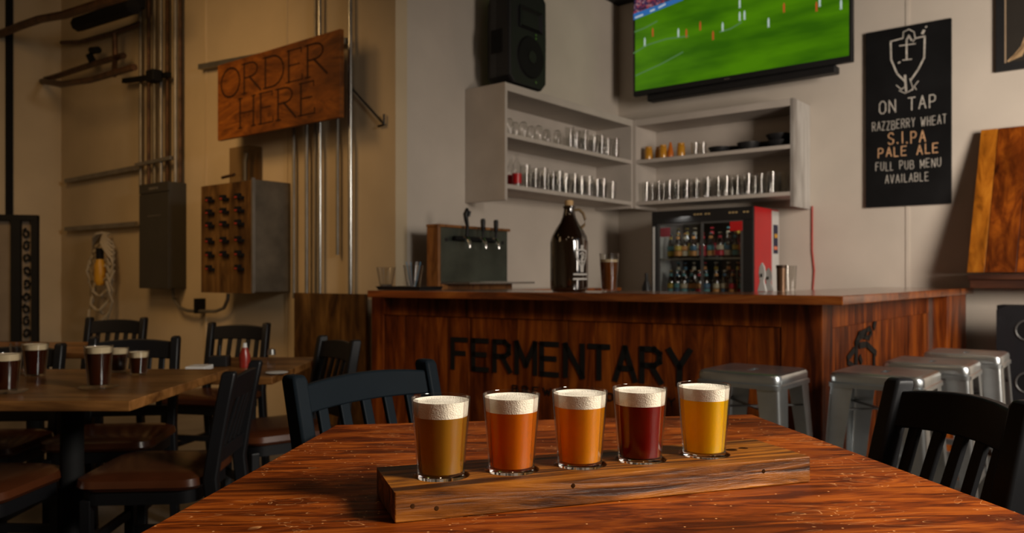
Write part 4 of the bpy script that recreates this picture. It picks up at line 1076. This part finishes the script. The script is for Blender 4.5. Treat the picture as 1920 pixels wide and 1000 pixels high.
for k, (c_, cl, lb) in enumerate(beers):
    p_ = NL+e_*SS[k]+fp*(WB_/2)
    beer_set('tasting_glass', lb, 'glass', (p_.x, p_.y, NL.z+TB-.0045+.0003), .1075, .0395, .0310, beer('flight_beer_%d' % k, c_, cl), FOAM, .004, (.0205, .019, .018, .020, .0175)[k], .0085, 48, 'tasting glasses on the flight board')

# ------------------------------------------------------------------ dining wall fittings
def wl(px, py, off=0): return on_u(px, py, UC-off)
def order_sign():
    c = 3.25; a = on_u(408, 262, c); b = on_u(638, 222, c); w = (b-a).dot(V)
    z0, z1 = 2.110, 2.667
    t = thing('order_sign', 'brown wooden sign reading ORDER HERE hung from a rail', 'sign', (a.x, a.y, z0), RB)
    MB().box(0, w, 0, .03, 0, z1-z0).build('sign_board', SIGNW, t, bevel=.002)
    def loc(px, py): q = on_u(px, py, c); return ((q-a).dot(V), q.z-z0)
    mb = MB(); y = -.0002
    def serif(pts, w_=.013): mb.ribbon(pts, w_, .0015, y)
    def letter(ch, x, z, h, w):
        T, N_ = .017, .009
        def st_(x_, a_=0, b_=1): serif([(x_, z+a_*h), (x_, z+b_*h)], T)
        def sf(x_, zz, half=.028): serif([(x_-half, z+zz*h), (x_+half, z+zz*h)], N_)
        if ch == 'O':
            serif([(x+w/2+w/2*math.cos(6.283*k/20), z+h/2+h/2*math.sin(6.283*k/20)) for k in range(21)], .015)
        if ch == 'H':
            st_(x+.03); st_(x+w-.03); [sf(q_, e, .024) for q_ in (x+.03, x+w-.03) for e in (0, 1)]; serif([(x+.03, z+h*.5), (x+w-.03, z+h*.5)], N_)
        if ch == 'E':
            st_(x+.03); sf(x+.02, 0, .02); serif([(x+.01, z+h), (x+w-.01, z+h), (x+w-.01, z+h*.86)], N_); serif([(x+.01, z), (x+w, z), (x+w, z+h*.16)], N_); serif([(x+.03, z+h*.52), (x+w-.03, z+h*.52)], N_)
        if ch in 'RDP':
            st_(x+.03); sf(x+.03, 0); sf(x+.02, 1, .02)
            if ch == 'D': serif([(x+.03, z+h)]+[(x+w*.45+w*.55*math.sin(math.pi*k/10), z+h/2+h/2*math.cos(math.pi*k/10)) for k in range(11)]+[(x+.03, z)], .013)
            else:
                serif([(x+.03, z+h)]+[(x+w*.45+w*.38*math.sin(math.pi*k/8), z+h*.76+h*.24*math.cos(math.pi*k/8)) for k in range(9)]+[(x+.03, z+h*.52)], .012)
                serif([(x+w*.42, z+h*.52), (x+w, z+.0)], T)
    for txt, pl, pr, yt, yb in (('ORDER', 415, 613, (121, 83), (177, 130)), ('HERE', 446, 590, (185, 170), (242, 221))):
        xa = loc(pl, yt[0])[0]; xb = loc(pr, yt[1])[0]; n = len(txt); gap = .028
        zt = z1-z0; z_ = (.30, .060)[txt == 'HERE']; h = .21
        wd = [1.15 if ch in 'OD' else (1.1 if ch in 'RH' else .85) for ch in txt]; un = (xb-xa-gap*(n-1))/sum(wd); x = xa
        for ch, q_ in zip(txt, wd): letter(ch, x, z_, h, un*q_); x += un*q_+gap
    mb.build('carved_lettering', INKS, t)
    for s in (.25, .75): MB().box(w*s-.02, w*s+.02, .03, .21, z1-z0-.16, z1-z0-.12).build('hanger', PIPE, t)
order_sign()
def strut(name, label, p0, p1, off, group=None, w=.04, m=PIPE):
    a = wl(*p0, off); b = wl(*p1, off); z = (a.z+b.z)/2
    o = MB().bar((a.x, a.y, a.z), (b.x, b.y, b.z), .035, w).build(name, m); tag(o, label, 'rail', group)
    return o
strut('support_rail', 'steel channel rail behind the ORDER HERE sign', (375, 126), (650, 77), .045)
strut('support_rail', 'long steel channel rail above the coiled cable', (124, 340), (256, 315), .045)
strut('support_rail', 'short steel channel rail carrying the coiled cable', (124, 430), (256, 420), .045)
strut('support_rail', 'short dark rail across the conduits above the electrical panel', (256, 310), (322, 296), .085, None, .03)
strut('support_rail', 'upper dark rail across the bundle of conduits', (232, 152), (318, 140), .085, None, .04, BLACKM)
# conduits: one object each
names_c = ['outermost by the long rail', 'second in from the long rail', 'third in from the long rail', 'middle of the panel bundle', 'dark one just past the middle', 'bright one over the panel edge', 'last before the bare wall']
for k, (px, r_, m) in enumerate(((264, .015, PIPE), (279, .016, COPPER), (290, .014, PIPE), (302, .016, PIPE), (314, .016, COPPER), (329, .017, PIPE), (338, .016, COPPER))):
    q = wl(px, 345, .045+.03*(k % 2)); tag(MB().lathe([(.001, 1.885), (r_, 1.885), (r_, ZC-.002), (.001, ZC-.002)], 10).build('conduit_pipe', m, smooth=True, loc=(q.x, q.y, 0)), 'steel conduit rising from the electrical panel, '+names_c[k], 'conduit', 'conduits above the electrical panel')
for k, (px, r_, z0, z1, lb) in enumerate(((551, .012, .95, 2.35, 'thin conduit below the sign, beside the zinc cabinet'), (575, .014, .99, 2.4, 'dull conduit below the sign, one in from the zinc cabinet'), (592, .011, .99, ZC-.002, 'slim conduit passing close behind the thick bright one'), (600, .014, .99, ZC-.002, 'thick bright conduit passing behind the sign to the ceiling'), (633, .012, 1.25, 2.5, 'conduit below the sign that stops short of the plywood'), (657, .016, .99, ZC-.002, 'bright conduit rising past the outer edge of the sign'))):
    q = wl(px, 500, .03+.01*(k % 2)); tag(MB().lathe([(.001, z0), (r_, z0), (r_, z1), (.001, z1)], 10).build('conduit_pipe', STEEL if k in (3, 5) else PIPE, smooth=True, loc=(q.x, q.y, 0)), lb, 'conduit', 'conduits around the sign')
def elec_panel():
    c = UC-.152; a = on_u(262, 540, c); b = on_u(317, 540, c); w = (b-a).dot(V)
    t = thing('electrical_panel', 'tall grey electrical panel box on the dining wall', 'electrical panel', (a.x, a.y, 1.01), RB)
    Hh = .87
    MB().box(0, w, .006, .150, 0, Hh).build('enclosure', PANELG, t, bevel=.004)
    MB().box(.0, w, -.006, .005, -.005, Hh-.08).build('door', PANELG, t, bevel=.003)
    MB().box(.0, w, -.006, .005, Hh-.075, Hh+.005).build('trim_plate', PANELG, t, bevel=.002)
    MB().box(w*.35, w*.65, -.009, -.006, Hh-.05, Hh-.03).build('badge', PIPE, t)
    MB().box(w*.3, w*.75, -.008, -.006, .60, .605).build('door_latch', PIPE, t)
elec_panel()
def switch_cabinet():
    c = UC-.305; a = on_u(380, 545, c); b = on_u(475, 548, c); w = (b-a).dot(V); z0, z1 = .997, 1.775
    t = thing('switch_cabinet', 'deep cabinet with plywood front studded with black switches', 'cabinet', (a.x, a.y, z0), RB)
    MB().box(0, w, .012, .303, 0, z1-z0).build('cabinet_body', ZINC, t, bevel=.003)
    MB().box(-.01, w-.012, -.006, .011, -.01, z1-z0-.005).build('plywood_front', PLY, t)
    MB().box(w-.011, w+.004, -.01, .0115, -.005, z1-z0+.01).build('edge_trim', PIPE, t)
    rd = plain('switch_red', (.40, .03, .015), .5)
    for r_ in range(6):
        for cc in range(3):
            if r_ == 5 and cc == 1: continue
            x = w*(.20+.29*cc); z = (z1-z0)*(.86-(.118 if r_ < 3 else .128)*r_-.0)
            s = MB().box(x-.04, x+.012, -.035, -.0065, z-.018, z+.02).build('switch', BLACKM, t, bevel=.003)
            MB().box(x+.0125, x+.045, -.028, -.0065, z-.022, z-.002).build('switch_arm', BLACKM, s)
            MB().box(x-.030, x-.004, -.038, -.0352, z-.012, z-.002).build('red_tab', rd, s)
switch_cabinet()
def junction():
    a = wl(432, 335, .12)
    t = thing('junction_box', 'small clear-fronted box with piping above the switch cabinet', 'junction box', (a.x, a.y, 1.79), RB)
    MB().box(-.01, .24, -.002, .11, .0, .28).build('box_body', thin_glass('dusty_plastic', (.62, .55, .45), .02), t)
    MB().tube([(.11, .05, -.006), (.11, .05, .18), (.13, .05, .24)], .02, 8).build('pipe', PIPE, t, smooth=True)
    MB().tube([(-.06, -.03, .06), (.10, -.03, .07)], .012, 8).build('valve_lever', COPPER, t, smooth=True)
junction()
a = wl(322, 540, .08); 
P_ = [wl(x, y, .06) for x, y in ((324, 541), (326, 560), (337, 577), (352, 583), (372, 584), (405, 584), (420, 578), (427, 562), (428, 551))]
t = thing('drain_pipe', 'curved dark conduit linking the panel and the switch cabinet', 'pipe', (0, 0, 0))
MB().tube(P_, .014, 8).build('pipe_bend', PIPE, t, smooth=True)
q = wl(372, 595, .06); MB().at((q.x, q.y, 0), RB).box(-.018, .018, -.03, .05, q.z+.03, q.z+.15).build('clamp', BLACKM, t)
# arrow
a = wl(660, 166, .02)
t = thing('wall_arrow', 'thin metal arrow on the wall pointing down to the bar', 'arrow', (0, 0, 0))
p0, p1, p2_, p3 = wl(660, 166, .02), wl(720, 234, .02), wl(720, 214, .02), wl(709, 237, .02)
MB().tube([p0, p1], .006, 6).build('shaft', BLACKD, t); MB().tube([p2_, p1], .007, 6).build('head_bar', BLACKD, t); MB().tube([p3, p1], .007, 6).build('head_bar', BLACKD, t); MB().sphere(p0, .012).build('tail_knob', BLACKD, t)
# plywood sheet
a = wl(556, 700, .03); b = wl(690, 700, .03); w = (b-a).dot(V)
tag(MB().box(0, w, -.02, .0, 0, .99).build('plywood_sheet', PLY, loc=(a.x, a.y, 0), rz=RB), 'stained plywood sheet standing against the wall beside the bar', 'plywood')
# coiled cable
def coil():
    c = wl(196, 470, .09)
    t = thing('coiled_cable', 'loosely coiled pale cable with yellow plug hanging on wall', 'cable', (c.x, c.y, c.z), RB)
    for k in range(5):
        rx, rz_ = .13+.018*k, .16+.07*k; cz = -.07*k
        MB().tube([(rx*math.cos(6.283*i/28)+.01*k*math.sin(i), -.012*k+.03*math.sin(i*1.3), cz+rz_*math.sin(6.283*i/28)) for i in range(29)], .013, 6).build('cable_loop', ALL_PALE, t, smooth=True)
    MB().tube([(-.13, 0, .05), (-.22, -.01, -.25), (-.30, 0, -.42)], .009, 6).build('cable_end', ALL_PALE, t, smooth=True)
    MB().tube([(.10, 0, .0), (.16, -.01, -.5), (.02, 0, -.72)], .009, 6).build('cable_end', ALL_PALE, t, smooth=True)
    MB().lathe([(.001, -.42), (.03, -.42), (.05, -.38), (.05, -.24), (.03, -.18), (.02, -.10), (.001, -.10)], 12, (.02, -.05, .10)).build('plug', YELLOW, t, smooth=True)
    MB().tube([(.02, -.05, .02), (.02, -.05, -.08)], .035, 8).build('plug_collar', BLACKM, t, smooth=True)
coil()
# hanging pipe rack and ceiling pipes
def up_(px, py, off): return on_u(px, py, UC-off)
t = thing('hanging_pipe_rack', 'rusty hanging pipe rack near the ceiling in the corner', 'rack', (0, 0, 0))
MB().tube([up_(75, 152, .15), up_(110, 142, .15), up_(170, 122, .15), up_(232, 104, .15)], .028, 8).build('rear_pipe', COPPER, t, smooth=True)
MB().tube([up_(75, 152, .15), up_(115, 158, .45), up_(170, 150, .45), up_(252, 126, .45)], .028, 8).build('front_pipe', COPPER, t, smooth=True)
MB().tube([up_(215, 62, .15), up_(216, 108, .15), up_(214, 140, .42)], .024, 8).build('drop_pipe', COPPER, t, smooth=True)
MB().tube([up_(175, 118, .15), up_(168, 104, .15), up_(172, 95, .15), up_(184, 94, .15)], .034, 8).build('bent_bracket', BLACKM, t, smooth=True)
for lb, pts, r_ in (('thick dark pipe crossing below the ceiling from wall post to conduits', ((0, 64, .6), (40, 48, .6), (75, 36, .6), (120, 28, .6), (190, 6, .6), (262, -16, .6)), .036),
                    ('dark strip fixture below the ceiling beside the conduits', ((146, 46, .35), (250, 12, .35)), .065),
                    ('thin dark pipe running above the hanging rack', ((116, 80, .06), (150, 79, .06), (212, 62, .06), (262, 44, .06)), .022)):
    tag(MB().tube([up_(*p_) for p_ in pts], r_, 8).build('ceiling_pipe', COPPER if r_ < .06 else BLACKM, smooth=True), lb, 'pipe', 'dark pipes under the ceiling')
a = up_(265, 22, .12); tag(MB().box(-.09, .09, -.14, .0, 0, .42).build('pipe_fitting', BLACKM, loc=(a.x, a.y, a.z), rz=RB, bevel=.02), 'bulky dark fitting at the head of the conduits', 'fitting')
tag(MB().box(-.06, .06, -.06, .03, 0, .10).build('pipe_clamp', BLACKM, loc=up_(292, 155, .14), rz=RB, bevel=.01), 'small dark clamp box midway up the conduits', 'clamp')
# ornamental screen at the photo edge
def screen():
    q = at_d(72, 6.4, 0)
    t = thing('metal_screen', 'black framed standing screen with scroll ornaments by the wall', 'screen', (q.x, q.y, 0), .25)
    z1 = 1.59
    for x in (-.045, -.19, -.50, -.78): MB().box(x, x+(.045 if x > -.1 else .07), -.03, .03, 0, z1).build('frame_post', BLACKM, t)
    MB().box(-.78, 0, -.032, .032, z1-.04, z1+.005).build('top_rail', BLACKM, t); MB().box(-.78, 0, -.031, .031, .55, .59).build('middle_rail', BLACKM, t)
    pal = plain('screen_backing', (.16, .125, .09), .7)
    MB().box(-.12, -.045, .012, .02, .03, z1-.04).build('backing_panel', pal, t); MB().box(-.43, -.19, .012, .02, .03, z1-.04).build('backing_panel', pal, t)
    for k in range(9):
        z = .65+.10*k
        for x in (-.083, -.31):
            MB().tube([(x+.026*math.cos(.8*i+k)*(1-.07*i), -.004, z+.040*math.sin(.8*i+k)*(1-.07*i)) for i in range(9)], .009, 6).build('scroll_ornament', BLACKM, t)
screen()
